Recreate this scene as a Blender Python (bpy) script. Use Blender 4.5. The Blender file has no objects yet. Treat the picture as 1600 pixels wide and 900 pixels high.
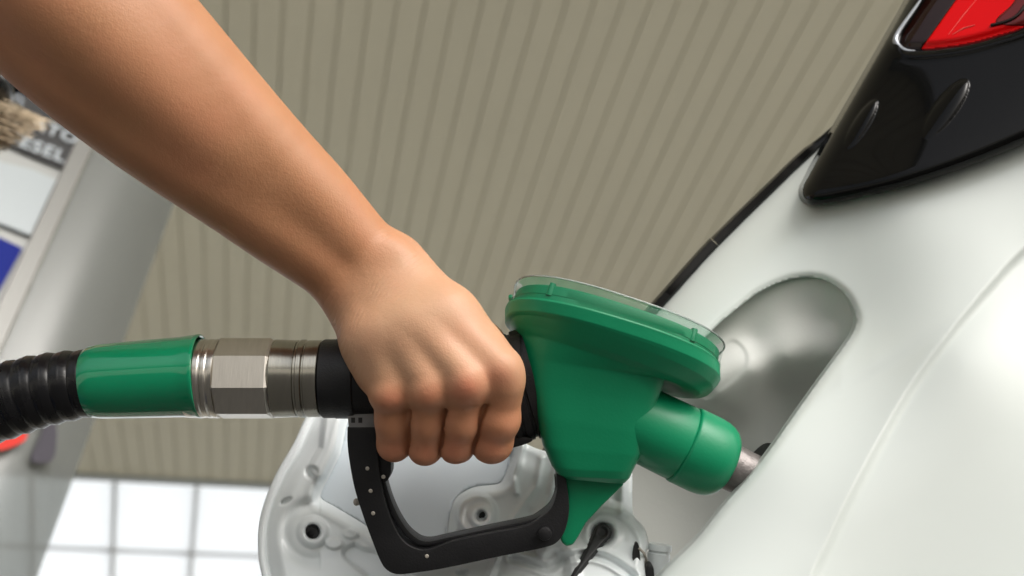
import bpy, bmesh, math, random
import numpy as np
from mathutils import Vector, Matrix
random.seed(4); np.random.seed(4)
C = bpy.context.scene.collection
scn = bpy.context.scene

# ------------------------------------------------------------------ camera, world, sun, exposure
F = 1778.0                                   # focal length in photo pixels (1600 wide)
CAM = np.array([0.0, 0.0, 0.72])
M = np.array([[0.97899877, 0.08486102, 0.18536455],
              [-0.20058462, 0.56343995, 0.80143698],
              [-0.03643103, -0.8217871, 0.56862883]])   # world rows in (right, down, forward)
S = 0.0003375                                # metres per unit; one unit = one photo pixel at 0.6 m
R = M @ np.diag([1.0, -1.0, -1.0])
cam = bpy.data.cameras.new('camera'); co = bpy.data.objects.new('camera', cam); C.objects.link(co)
mw = Matrix([[*R[i], CAM[i]] for i in range(3)] + [[0, 0, 0, 1]])
co.matrix_world = mw
cam.sensor_width = 36; cam.lens = 36 * F / 1600; cam.clip_start = 0.02; cam.clip_end = 500
cam.dof.use_dof = True; cam.dof.focus_distance = 0.575; cam.dof.aperture_fstop = 8.0
scn.camera = co

w = bpy.data.worlds.new('World'); scn.world = w; w.use_nodes = True
nt = w.node_tree; bg = nt.nodes['Background']
sky = nt.nodes.new('ShaderNodeTexSky'); sky.sky_type = 'NISHITA'; sky.sun_disc = False
SUN_DIR = Vector((0.40, -0.85, 0.60)).normalized()       # towards the sun
sky.sun_elevation = math.asin(SUN_DIR.z)
sky.sun_rotation = math.atan2(SUN_DIR.x, SUN_DIR.y)
sky.dust_density = 6.0; sky.air_density = 1.0; sky.ozone_density = 1.0
hs = nt.nodes.new('ShaderNodeHueSaturation'); hs.inputs['Saturation'].default_value = 0.3
nt.links.new(sky.outputs[0], hs.inputs['Color']); 
# bright overcast bank low in the north, beyond the far edge of the canopy
tcw = nt.nodes.new('ShaderNodeTexCoord'); sx = nt.nodes.new('ShaderNodeSeparateXYZ'); nt.links.new(tcw.outputs['Generated'], sx.inputs[0])
my = nt.nodes.new('ShaderNodeMapRange'); my.interpolation_type = 'SMOOTHSTEP'; my.inputs[1].default_value = 0.35; my.inputs[2].default_value = 0.85; nt.links.new(sx.outputs['Y'], my.inputs[0])
cn = nt.nodes.new('ShaderNodeTexNoise'); cn.inputs['Scale'].default_value = 3; cn.inputs['Detail'].default_value = 4; nt.links.new(tcw.outputs['Generated'], cn.inputs['Vector'])
mz = nt.nodes.new('ShaderNodeMath'); mz.operation = 'MULTIPLY_ADD'; mz.inputs[1].default_value = 0.3; mz.inputs[2].default_value = 0.85; nt.links.new(cn.outputs['Fac'], mz.inputs[0])
mm_ = nt.nodes.new('ShaderNodeMath'); mm_.operation = 'MULTIPLY'; nt.links.new(mz.outputs[0], mm_.inputs[0]); nt.links.new(my.outputs[0], mm_.inputs[1]); mm_.use_clamp = True
cm = nt.nodes.new('ShaderNodeMix'); cm.data_type = 'RGBA'; cm.inputs[7].default_value = (6.8, 7.0, 7.1, 1)
nt.links.new(mm_.outputs[0], cm.inputs[0]); nt.links.new(hs.outputs[0], cm.inputs[6]); nt.links.new(cm.outputs[2], bg.inputs[0])
bg.inputs[1].default_value = 0.15
sl = bpy.data.lights.new('sun', 'SUN'); sl.energy = 0.75; sl.angle = math.radians(30); sl.color = (1.0, 0.97, 0.93)
so = bpy.data.objects.new('sun', sl); C.objects.link(so)
so.rotation_euler = SUN_DIR.to_track_quat('Z', 'Y').to_euler()
scn.view_settings.view_transform = 'Standard'; scn.view_settings.look = 'None'
scn.view_settings.gamma = 1; scn.view_settings.use_curve_mapping = False
scn.view_settings.exposure = 0.55

# ------------------------------------------------------------------ coordinates
def at(px, py, z=0.0):
    """photo pixel + height z (units towards the lens from the 0.6 m plane) -> unit frame X, Y up, Z"""
    px = np.asarray(px, float); py = np.asarray(py, float); z = np.asarray(z, float)
    s = (F - z) / F
    return np.stack(np.broadcast_arrays((px - 800) * s, -(py - 450) * s, z), -1)
def u2w(p):
    p = np.asarray(p, float)
    c = np.stack([p[..., 0], -p[..., 1], F - p[..., 2]], -1) * S
    return c @ M.T + CAM
def w2u(p):
    c = (np.asarray(p, float) - CAM) @ M / S
    return np.stack([c[..., 0], -c[..., 1], F - c[..., 2]], -1)
def ray_at_height(px, py, h):
    r = M @ np.array([(px - 800) / F, (py - 450) / F, 1.0])
    return CAM + r * (h - CAM[2]) / r[2]

# ------------------------------------------------------------------ object helpers
def tag(o, label=None, cat=None, group=None, kind=None):
    for k, v in (('label', label), ('category', cat), ('group', group), ('kind', kind)):
        if v: o[k] = v
    return o
def empty(name, loc, label=None, cat=None, group=None, parent=None):
    o = bpy.data.objects.new(name, None); C.objects.link(o)
    o.empty_display_size = 0.05
    if parent is not None:
        o.parent = parent; o.location = Vector(loc) - wl(parent)
    else: o.location = Vector(loc)
    return tag(o, label, cat, group)
def wl(o):
    v = Vector(o.location)
    while o.parent is not None:
        o = o.parent; v += Vector(o.location)
    return v
def link(name, verts, faces, mat, parent=None, smooth=True, mats=None, loc=None, sharp=None):
    """verts in WORLD metres; object origin at its base/centre"""
    verts = np.asarray(verts, float)
    if parent is not None: org = np.array(wl(parent))
    elif loc is not None: org = np.array(loc, float)
    else:
        org = verts.mean(0); org[2] = verts[:, 2].min()
    me = bpy.data.meshes.new(name)
    me.from_pydata((verts - org).tolist(), [], [tuple(int(i) for i in f) for f in faces])
    if mats:
        for m in mats: me.materials.append(m)
    else: me.materials.append(mat)
    if smooth: me.polygons.foreach_set('use_smooth', [True] * len(me.polygons))
    bm = bmesh.new(); bm.from_mesh(me); bmesh.ops.recalc_face_normals(bm, faces=bm.faces)
    if sharp:
        for e in bm.edges:
            if len(e.link_faces) == 2 and e.calc_face_angle() > math.radians(sharp): e.smooth = False
    bm.to_mesh(me); bm.free()
    me.update()
    o = bpy.data.objects.new(name, me); C.objects.link(o)
    if parent is not None: o.parent = parent
    else: o.location = org
    return o

def spline(pts, n=8, closed=True):
    P = np.asarray(pts, float); N = len(P); out = []
    rng = range(N) if closed else range(N - 1)
    for i in rng:
        if closed: p0, p1, p2, p3 = P[i - 1], P[i], P[(i + 1) % N], P[(i + 2) % N]
        else: p0, p1, p2, p3 = P[max(i - 1, 0)], P[i], P[i + 1], P[min(i + 2, N - 1)]
        for k in range(n):
            t = k / n
            out.append(0.5 * ((2 * p1) + (-p0 + p2) * t + (2 * p0 - 5 * p1 + 4 * p2 - p3) * t * t + (-p0 + 3 * p1 - 3 * p2 + p3) * t ** 3))
    if not closed: out.append(P[-1])
    return np.array(out)

def poly_sdf(poly, X, Y):
    P = np.asarray(poly, float); N = len(P)
    d = np.full(X.shape, 1e18); ins = np.zeros(X.shape, bool)
    for i in range(N):
        ax, ay = P[i]; bx, by = P[(i + 1) % N]
        ex, ey = bx - ax, by - ay; L = ex * ex + ey * ey
        if L < 1e-12: continue
        wx, wy = X - ax, Y - ay
        t = np.clip((wx * ex + wy * ey) / L, 0, 1)
        d = np.minimum(d, (wx - t * ex) ** 2 + (wy - t * ey) ** 2)
        c = ((ay <= Y) != (by <= Y))
        if ey != 0: ins ^= c & (X < ax + (Y - ay) * ex / ey)
    d = np.sqrt(d)
    return np.where(ins, -d, d)
def line_dist(poly, X, Y):
    P = np.asarray(poly, float); d = np.full(X.shape, 1e18)
    for i in range(len(P) - 1):
        ax, ay = P[i]; bx, by = P[i + 1]; ex, ey = bx - ax, by - ay; L = ex * ex + ey * ey + 1e-9
        t = np.clip(((X - ax) * ex + (Y - ay) * ey) / L, 0, 1)
        d = np.minimum(d, (X - ax - t * ex) ** 2 + (Y - ay - t * ey) ** 2)
    return np.sqrt(d)
def sst(a, b, x):
    t = np.clip((x - a) / (b - a), 0, 1); return t * t * (3 - 2 * t)
class RBF:
    def __init__(s, pts):
        P = np.asarray(pts, float); s.c = P[:, :2] / 500; n = len(P)
        K = s.k(np.linalg.norm(s.c[:, None] - s.c[None], axis=-1)) + np.eye(n) * 1e-4
        A = np.zeros((n + 3, n + 3)); A[:n, :n] = K; A[:n, n] = 1; A[:n, n + 1:] = s.c; A[n:, :n] = A[:n, n:].T
        s.w = np.linalg.solve(A, np.r_[P[:, 2], 0, 0, 0])
    @staticmethod
    def k(r): return np.where(r > 1e-9, r * r * np.log(np.maximum(r, 1e-9)), 0)
    def __call__(s, X, Y):
        x, y = X / 500, Y / 500; o = s.w[-3] + s.w[-2] * x + s.w[-1] * y
        for (cx, cy), wt in zip(s.c, s.w): o = o + wt * s.k(np.hypot(x - cx, y - cy))
        return o

def relief(name, box, step, zfun, sdf, mat, parent, thick=10.0, back=True):
    """a pressed sheet: height map over an outline, real thickness, clean edge; thick = how far its edge turns back"""
    x0, x1, y0, y1 = box
    xs = np.arange(x0, x1 + step, step); ys = np.arange(y0, y1 + step, step)
    X, Y = np.meshgrid(xs, ys); s = sdf(X, Y)
    e = 0.5; gx = (sdf(X + e, Y) - sdf(X - e, Y)); gy = (sdf(X, Y + e) - sdf(X, Y - e))
    g = np.hypot(gx, gy) + 1e-9; gx /= g; gy /= g
    inside = s < -0.45 * step
    q = np.zeros((len(ys) - 1, len(xs) - 1), bool)
    for a in (0, 1):
        for b in (0, 1): q |= inside[a:a + len(ys) - 1, b:b + len(xs) - 1]
    snap = (s >= 0) | (s > -0.45 * step)
    X = np.where(snap, X - s * gx, X); Y = np.where(snap, Y - s * gy, Y)
    s2 = sdf(X, Y)
    X = np.where(snap, X - s2 * gx, X); Y = np.where(snap, Y - s2 * gy, Y)
    Z = zfun(X, Y)
    idx = -np.ones(X.shape, int); jj, ii = np.nonzero(q)
    use = np.zeros(X.shape, bool)
    for a in (0, 1):
        for b in (0, 1): use[jj + a, ii + b] = True
    idx[use] = np.arange(use.sum())
    V = at(X[use], Y[use], Z[use])
    faces = [(idx[j, i], idx[j + 1, i], idx[j + 1, i + 1], idx[j, i + 1]) for j, i in zip(jj, ii)]
    # boundary skirt turning back, slightly inwards
    cnt = {}
    for f in faces:
        for k in range(4):
            a, b = f[k], f[(k + 1) % 4]
            cnt[(a, b)] = cnt.get((a, b), 0) + 1
    bd = [(a, b) for (a, b) in cnt if (b, a) not in cnt]
    nv = len(V); bverts = sorted({v for e_ in bd for v in e_})
    GX = gx[use]; GY = gy[use]
    extra = []; m1 = {}; m2 = {}
    for v in bverts:
        m1[v] = nv + len(extra); extra.append(V[v] + np.array([-GX[v] * 1.0, GY[v] * 1.0, -2.0]))
        m2[v] = nv + len(extra); extra.append(V[v] + np.array([-GX[v] * 2.5, GY[v] * 2.5, -thick]))
    faces = list(faces)
    for a, b in bd:
        faces.append((b, a, m1[a], m1[b])); faces.append((m1[b], m1[a], m2[a], m2[b]))
    V = np.vstack([V, np.array(extra)])
    return link(name, u2w(V), faces, mat, parent)

def lathe(name, prof, o, ax, mat, parent, seg=64, smooth=True, phase=0.0, cap=True, sharp=30, zs=1.0):
    """prof: (t, r) along ax from o (unit frame)"""
    o = np.asarray(o, float); a = np.asarray(ax, float); a /= np.linalg.norm(a)
    u = np.cross(a, [0, 0, 1.0] if abs(a[2]) < .9 else [1.0, 0, 0]); u /= np.linalg.norm(u); v = np.cross(a, u)
    V = []; Fc = []
    for t, r in prof:
        for k in range(seg):
            th = 2 * math.pi * k / seg + phase
            V.append((o + a * t + (u * math.cos(th) + v * math.sin(th)) * r - o) * [1, 1, zs] + o)
    n = len(prof)
    for i in range(n - 1):
        for k in range(seg):
            Fc.append((i * seg + k, i * seg + (k + 1) % seg, (i + 1) * seg + (k + 1) % seg, (i + 1) * seg + k))
    if cap: Fc.append(tuple(range(seg))); Fc.append(tuple(range((n - 1) * seg, n * seg)))
    return link(name, u2w(V), Fc, mat, parent, smooth, sharp=sharp)

def tube(name, path, rad, mat, parent, seg=16, world=False, close=True):
    P = np.asarray(path, float); n = len(P); rad = np.broadcast_to(rad, (n,))
    T = np.gradient(P, axis=0); T /= np.linalg.norm(T, axis=1)[:, None]
    V = []; Fc = []; up = np.array([0.3, 0.2, 1.0])
    for i in range(n):
        u = np.cross(T[i], up); u /= np.linalg.norm(u); v = np.cross(T[i], u); up = np.cross(u, T[i])
        for k in range(seg):
            th = 2 * math.pi * k / seg
            V.append(P[i] + (u * math.cos(th) + v * math.sin(th)) * rad[i])
    for i in range(n - 1):
        for k in range(seg):
            Fc.append((i * seg + k, i * seg + (k + 1) % seg, (i + 1) * seg + (k + 1) % seg, (i + 1) * seg + k))
    if close: Fc.append(tuple(range(seg))); Fc.append(tuple(range((n - 1) * seg, n * seg)))
    V = np.array(V)
    return link(name, V if world else u2w(V), Fc, mat, parent, sharp=50)

def extrude(name, poly, z0, z1, mat, parent, bevel=2.0, seg=2, zs=0.0, smooth=True):
    poly = np.asarray(poly, float); n = len(poly)
    base = at(poly[:, 0], poly[:, 1], zs)
    bm = bmesh.new()
    lo = [bm.verts.new((b[0], b[1], z0)) for b in base]; hi = [bm.verts.new((b[0], b[1], z1)) for b in base]
    bm.faces.new(lo); bm.faces.new(hi[::-1])
    for i in range(n): bm.faces.new((lo[i], hi[i], hi[(i + 1) % n], lo[(i + 1) % n]))
    bmesh.ops.recalc_face_normals(bm, faces=bm.faces)
    if bevel:
        ed = [e for e in bm.edges if e.calc_face_angle() > math.radians(35)]
        bmesh.ops.bevel(bm, geom=ed, offset=bevel, segments=seg, profile=0.5, affect='EDGES', clamp_overlap=True)
    bmesh.ops.triangulate(bm, faces=[f for f in bm.faces if len(f.verts) > 4])
    V = np.array([v.co[:] for v in bm.verts]); Fc = [[v.index for v in f.verts] for f in bm.faces]
    bm.verts.index_update(); Fc = [[v.index for v in f.verts] for f in bm.faces]; bm.free()
    return link(name, u2w(V), Fc, mat, parent, smooth, sharp=40)

def wbox(V, Fc, lo, hi):
    n = len(V); (a, b, c), (d, e, f) = lo, hi
    V += [(a, b, c), (d, b, c), (d, e, c), (a, e, c), (a, b, f), (d, b, f), (d, e, f), (a, e, f)]
    Fc += [tuple(n + k for k in q) for q in ((0, 3, 2, 1), (4, 5, 6, 7), (0, 1, 5, 4), (1, 2, 6, 5), (2, 3, 7, 6), (3, 0, 4, 7))]

# ------------------------------------------------------------------ signed-distance modelling (continuous surfaces)
class Field:
    def __init__(s, xs, ys, zs):
        s.ax = [np.asarray(a, np.float32) for a in (xs, ys, zs)]
        s.F = np.full([len(a) for a in s.ax], 1e3, np.float32)
    def block(s, lo, hi):
        sl = []
        for a, l, h in zip(s.ax, lo, hi):
            i0 = max(np.searchsorted(a, l) - 1, 0); i1 = min(np.searchsorted(a, h) + 1, len(a)); sl.append(slice(i0, max(i1, i0)))
        sl = tuple(sl)
        X = s.ax[0][sl[0]][:, None, None]; Y = s.ax[1][sl[1]][None, :, None]; Z = s.ax[2][sl[2]][None, None, :]
        return sl, X, Y, Z
    @staticmethod
    def smin(a, b, k):
        h = np.clip(0.5 + 0.5 * (b - a) / k, 0, 1)
        return b + (a - b) * h - k * h * (1 - h)
    def add(s, fn, lo, hi, k=10.0, m=None):
        m = (np.max(k) * 1.2 + 12) if m is None else m
        sl, X, Y, Z = s.block(np.array(lo) - m, np.array(hi) + m)
        if any(q.stop <= q.start for q in sl): return
        d = fn(X, Y, Z); kk = k(X, Y, Z) if callable(k) else k
        s.F[sl] = s.smin(s.F[sl], d, kk)
    def cut(s, fn, lo, hi, k=6.0):
        sl, X, Y, Z = s.block(np.array(lo) - k - 8, np.array(hi) + k + 8)
        d = fn(X, Y, Z); s.F[sl] = -s.smin(-s.F[sl], d, k)
    def cone(s, a, b, ra, rb, k=10.0, kf=None):
        a = np.asarray(a, float); b = np.asarray(b, float); r = max(ra, rb)
        m = k * 1.2 + 12
        fn = cone_fn(a, b, ra, rb)
        sl, X, Y, Z = s.block(np.minimum(a, b) - r - m, np.maximum(a, b) + r + m)
        if any(q.stop <= q.start for q in sl): return
        s.F[sl] = s.smin(s.F[sl], fn(X, Y, Z), kf(X, Y, Z) if kf else k)
    def mesh(s):
        Fd = s.F; nx, ny, nz = Fd.shape; ins = Fd < 0
        cnt = np.zeros((nx - 1, ny - 1, nz - 1), np.uint8)
        cr = [(a, b, c) for a in (0, 1) for b in (0, 1) for c in (0, 1)]
        for a, b, c in cr: cnt += ins[a:nx - 1 + a, b:ny - 1 + b, c:nz - 1 + c]
        act = (cnt > 0) & (cnt < 8); I = np.argwhere(act)
        idx = -np.ones(act.shape, np.int32); idx[act] = np.arange(len(I))
        acc = np.zeros((len(I), 3)); num = np.zeros(len(I))
        def pos(J): return np.stack([s.ax[k][J[:, k]] for k in range(3)], -1).astype(float)
        for i0, c0 in enumerate(cr):
            for c1 in cr[i0 + 1:]:
                if sum(abs(p - q) for p, q in zip(c0, c1)) != 1: continue
                A = I + np.array(c0); B = I + np.array(c1)
                fa = Fd[tuple(A.T)].astype(float); fb = Fd[tuple(B.T)].astype(float)
                mk = (fa < 0) != (fb < 0)
                t = fa[mk] / (fa[mk] - fb[mk]); pa, pb = pos(A[mk]), pos(B[mk])
                acc[mk] += pa + (pb - pa) * t[:, None]; num[mk] += 1
        V = acc / num[:, None]; faces = []
        for ax in range(3):
            o1, o2 = [k for k in range(3) if k != ax]
            a = [slice(1, -1)] * 3; a[ax] = slice(0, -1); b = list(a); b[ax] = slice(1, None)
            mk = ins[tuple(a)] != ins[tuple(b)]; E_ = np.argwhere(mk)
            E_[:, o1] += 1; E_[:, o2] += 1
            q = []
            for d1, d2 in ((0, 0), (1, 0), (1, 1), (0, 1)):
                J = E_.copy(); J[:, o1] -= d1; J[:, o2] -= d2; q.append(idx[tuple(J.T)])
            faces.append(np.stack(q, -1))
        Fq = np.vstack(faces); Fq = Fq[(Fq >= 0).all(1)]
        return V, Fq
def cone_fn(a, b, ra, rb):
    ab = b - a; L = float(ab @ ab) + 1e-9
    def fn(X, Y, Z):
        t = np.clip(((X - a[0]) * ab[0] + (Y - a[1]) * ab[1] + (Z - a[2]) * ab[2]) / L, 0, 1)
        return np.sqrt((X - a[0] - t * ab[0]) ** 2 + (Y - a[1] - t * ab[1]) ** 2 + (Z - a[2] - t * ab[2]) ** 2) - (ra + (rb - ra) * t)
    return fn
def ell_fn(c, r, Rm=None):
    c = np.asarray(c, float); r = np.asarray(r, float); Rm = np.eye(3) if Rm is None else np.asarray(Rm, float)
    def fn(X, Y, Z):
        x, y, z = X - c[0], Y - c[1], Z - c[2]
        q = [(Rm[i][0] * x + Rm[i][1] * y + Rm[i][2] * z) for i in range(3)]
        k0 = np.sqrt(sum((q[i] / r[i]) ** 2 for i in range(3))); k1 = np.sqrt(sum((q[i] / r[i] ** 2) ** 2 for i in range(3))) + 1e-9
        return k0 * (k0 - 1) / k1
    return fn
def link_fast(name, V, Fq, mat, parent, loc=None):
    org = np.array(wl(parent)) if parent is not None else np.array(loc, float)
    me = bpy.data.meshes.new(name); me.vertices.add(len(V)); me.vertices.foreach_set('co', (V - org).astype(np.float32).ravel())
    me.loops.add(Fq.size); me.loops.foreach_set('vertex_index', Fq.astype(np.int32).ravel())
    me.polygons.add(len(Fq)); me.polygons.foreach_set('loop_start', (np.arange(len(Fq)) * 4).astype(np.int32))
    me.update(calc_edges=True); me.validate()
    me.polygons.foreach_set('use_smooth', np.ones(len(me.polygons), bool))
    bm = bmesh.new(); bm.from_mesh(me); bmesh.ops.recalc_face_normals(bm, faces=bm.faces)
    for _ in range(1): bmesh.ops.smooth_vert(bm, verts=bm.verts, factor=0.5, use_axis_x=True, use_axis_y=True, use_axis_z=True)
    bm.to_mesh(me); bm.free()
    me.materials.append(mat)
    o = bpy.data.objects.new(name, me); C.objects.link(o)
    if parent is not None: o.parent = parent
    else: o.location = org
    return o

# ------------------------------------------------------------------ materials
def mat(name, col, rough=0.5, metal=0.0, coat=0.0, bump=None, var=None, spec=0.5, alpha=1.0, sss=0.0, trans=0.0):
    m = bpy.data.materials.new(name); m.use_nodes = True; n = m.node_tree.nodes; l = m.node_tree.links
    b = n['Principled BSDF']; b.inputs['Base Color'].default_value = (*col, 1); b.inputs['Roughness'].default_value = rough
    b.inputs['Metallic'].default_value = metal; b.inputs['Coat Weight'].default_value = coat; b.inputs['Coat Roughness'].default_value = 0.04
    b.inputs['Specular IOR Level'].default_value = spec; b.inputs['Alpha'].default_value = alpha
    b.inputs['Transmission Weight'].default_value = trans
    tc = n.new('ShaderNodeTexCoord')
    if var:                     # (scale, amount, (stretch))
        nz = n.new('ShaderNodeTexNoise'); nz.inputs['Scale'].default_value = var[0]; nz.inputs['Detail'].default_value = 5
        mp = n.new('ShaderNodeMapping'); l.new(tc.outputs['Object'], mp.inputs[0]); l.new(mp.outputs[0], nz.inputs['Vector'])
        if len(var) > 2: mp.inputs['Scale'].default_value = var[2]
        mx = n.new('ShaderNodeMix'); mx.data_type = 'RGBA'
        mx.inputs[6].default_value = (*[c * (1 - var[1]) for c in col], 1); mx.inputs[7].default_value = (*[min(1, c * (1 + var[1])) for c in col], 1)
        l.new(nz.outputs['Fac'], mx.inputs[0]); l.new(mx.outputs[2], b.inputs['Base Color'])
        mr = n.new('ShaderNodeMapRange'); mr.inputs[3].default_value = max(0, rough * (1 - var[1])); mr.inputs[4].default_value = rough * (1 + var[1])
        l.new(nz.outputs['Fac'], mr.inputs[0]); l.new(mr.outputs[0], b.inputs['Roughness'])
    if bump:                    # (scale, strength)
        nb = n.new('ShaderNodeTexNoise'); nb.inputs['Scale'].default_value = bump[0]; nb.inputs['Detail'].default_value = 4
        mp = n.new('ShaderNodeMapping'); l.new(tc.outputs['Object'], mp.inputs[0]); l.new(mp.outputs[0], nb.inputs['Vector'])
        if len(bump) > 2: mp.inputs['Scale'].default_value = bump[2]
        bp = n.new('ShaderNodeBump'); bp.inputs['Strength'].default_value = bump[1]; bp.inputs['Distance'].default_value = 0.001
        l.new(nb.outputs['Fac'], bp.inputs['Height']); l.new(bp.outputs[0], b.inputs['Normal'])
    if sss: b.inputs['Subsurface Weight'].default_value = sss
    return m
PAINT = mat('car_paint_white', (0.55, 0.59, 0.565), 0.30, coat=0.4, var=(14, 0.03))
DOORP = mat('door_paint_white', (0.80, 0.85, 0.86), 0.33, coat=0.5, bump=(240, 0.04), var=(30, 0.06))
DOORSHADE = mat('door_white_shaded', (0.66, 0.73, 0.78), 0.4, var=(20, 0.06))  # door white turned grey-blue, as it looks in shade
RECESS = mat('recess_silver', (0.58, 0.59, 0.56), 0.40, metal=0.0, coat=0.2, var=(18, 0.08), bump=(500, 0.05))
PIANO = mat('gloss_black', (0.003, 0.003, 0.003), 0.04, spec=0.17, var=(90, 0.1))
RUBBER = mat('black_rubber', (0.018, 0.018, 0.019), 0.45, bump=(300, 0.2), var=(60, 0.25))
HOSEM = mat('hose_rubber', (0.006, 0.006, 0.007), 0.28, spec=0.35, bump=(200, 0.2), var=(50, 0.3))
GRIP = mat('black_plastic', (0.010, 0.010, 0.011), 0.42, spec=0.35, bump=(900, 0.25), var=(70, 0.3))
GREEN = mat('green_plastic', (0.003, 0.200, 0.088), 0.40, spec=0.35, bump=(700, 0.08), var=(25, 0.12))
GREENG = mat('green_gloss_plastic', (0.0, 0.20, 0.088), 0.09, coat=0.5, bump=(60, 0.03), var=(25, 0.05))
STEEL = mat('turned_steel', (0.56, 0.53, 0.48), 0.24, metal=1.0, bump=(60, 0.12, (40, 1, 1)), var=(45, 0.25, (8, 1, 1)))
STEELH = mat('brushed_steel', (0.60, 0.57, 0.52), 0.36, metal=1.0, bump=(120, 0.12, (14, 1, 1)), var=(90, 0.12, (6, 1, 1)))
SPOUTM = mat('dull_aluminium', (0.17, 0.155, 0.15), 0.45, metal=0.6, bump=(400, 0.4), var=(200, 0.3))
CHROME = mat('chrome', (0.8, 0.8, 0.82), 0.12, metal=1.0)
REDL = mat('red_lens', (0.60, 0.0, 0.001), 0.12, spec=0.15, var=(20, 0.1))
REDD = mat('smoked_lens', (0.012, 0.003, 0.002), 0.08, spec=0.35, var=(20, 0.1))
DARK = mat('dark_void', (0.012, 0.012, 0.012), 0.6)
CLIPG = mat('grey_plastic', (0.20, 0.20, 0.20), 0.5, bump=(300, 0.2))
SCREW = mat('screw_metal', (0.36, 0.33, 0.28), 0.4)
CEIL = mat('ceiling_metal', (0.60, 0.575, 0.47), 0.55, var=(0.9, 0.06), bump=(300.0, 0.1))
CONC = mat('concrete', (0.48, 0.46, 0.41), 0.85, var=(1.3, 0.2), bump=(60, 0.5))
ALU = mat('frame_aluminium', (0.28, 0.27, 0.23), 0.45, metal=0.4)
PUMPG = mat('pump_grey', (0.32, 0.33, 0.32), 0.4, var=(6, 0.05))
PUMPT = mat('pump_trim', (0.19, 0.19, 0.18), 0.35, metal=0.2)
SIGNW = mat('sign_white', (0.36, 0.40, 0.42), 0.3)
SIGNB = mat('sign_black', (0.012, 0.012, 0.014), 0.35)
BLUE = mat('sign_blue', (0.005, 0.014, 0.18), 0.5, spec=0.1)
REDS = mat('sign_red', (0.6, 0.03, 0.02), 0.35)
LETTER = mat('letter_white', (0.38, 0.42, 0.45), 0.4)
SHIRT = mat('shirt_cotton', (0.35, 0.36, 0.40), 0.85, bump=(500, 0.4))
TROUS = mat('trouser_denim', (0.03, 0.045, 0.10), 0.9, bump=(500, 0.4))
SHOE = mat('shoe_leather', (0.03, 0.02, 0.015), 0.5)
HAIR = mat('blond_hair', (0.52, 0.42, 0.29), 0.4, var=(160, 0.7))
LENS = mat('sunglass_lens', (0.004, 0.004, 0.005), 0.06, coat=1.0)
NAIL = mat('nail', (0.62, 0.38, 0.30), 0.25, coat=0.4)

def clear_mat(name, tint, body, gloss=0.9, base=(0.8, 0.85, 0.82), rough=0.03):
    m = bpy.data.materials.new(name); m.use_nodes = True; n = m.node_tree.nodes; l = m.node_tree.links; n.clear()
    out = n.new('ShaderNodeOutputMaterial'); tr = n.new('ShaderNodeBsdfTransparent'); tr.inputs[0].default_value = (*tint, 1)
    df = n.new('ShaderNodeBsdfPrincipled'); df.inputs['Base Color'].default_value = (*base, 1); df.inputs['Roughness'].default_value = 0.3
    gl = n.new('ShaderNodeBsdfGlossy'); gl.inputs['Roughness'].default_value = rough
    fr = n.new('ShaderNodeFresnel'); fr.inputs[0].default_value = 1.45
    mu = n.new('ShaderNodeMath'); mu.operation = 'MULTIPLY'; mu.inputs[1].default_value = gloss
    m1 = n.new('ShaderNodeMixShader'); m1.inputs[0].default_value = body; m2 = n.new('ShaderNodeMixShader')
    l.new(tr.outputs[0], m1.inputs[1]); l.new(df.outputs[0], m1.inputs[2]); l.new(fr.outputs[0], mu.inputs[0]); l.new(mu.outputs[0], m2.inputs[0])
    l.new(m1.outputs[0], m2.inputs[1]); l.new(gl.outputs[0], m2.inputs[2]); l.new(m2.outputs[0], out.inputs[0]); return m
CLEAR = clear_mat('clear_plastic', (0.96, 0.985, 0.975), 0.0, gloss=0.4, rough=0.05)
ACRYL = clear_mat('pump_acrylic', (0.75, 0.78, 0.77), 0.55, 0.5, base=(0.22, 0.23, 0.225), rough=0.25)
def pane_mat():
    m = bpy.data.materials.new('roof_pane'); m.use_nodes = True; n = m.node_tree.nodes; l = m.node_tree.links; n.clear()
    out = n.new('ShaderNodeOutputMaterial'); tr = n.new('ShaderNodeBsdfTransparent'); tr.inputs[0].default_value = (1, 1, 1, 1)
    tl = n.new('ShaderNodeBsdfTranslucent'); tl.inputs[0].default_value = (0.95, 0.96, 0.95, 1)
    mx = n.new('ShaderNodeMixShader'); mx.inputs[0].default_value = 0.35
    l.new(tr.outputs[0], mx.inputs[1]); l.new(tl.outputs[0], mx.inputs[2]); l.new(mx.outputs[0], out.inputs[0]); return m
PANE = pane_mat()

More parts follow.
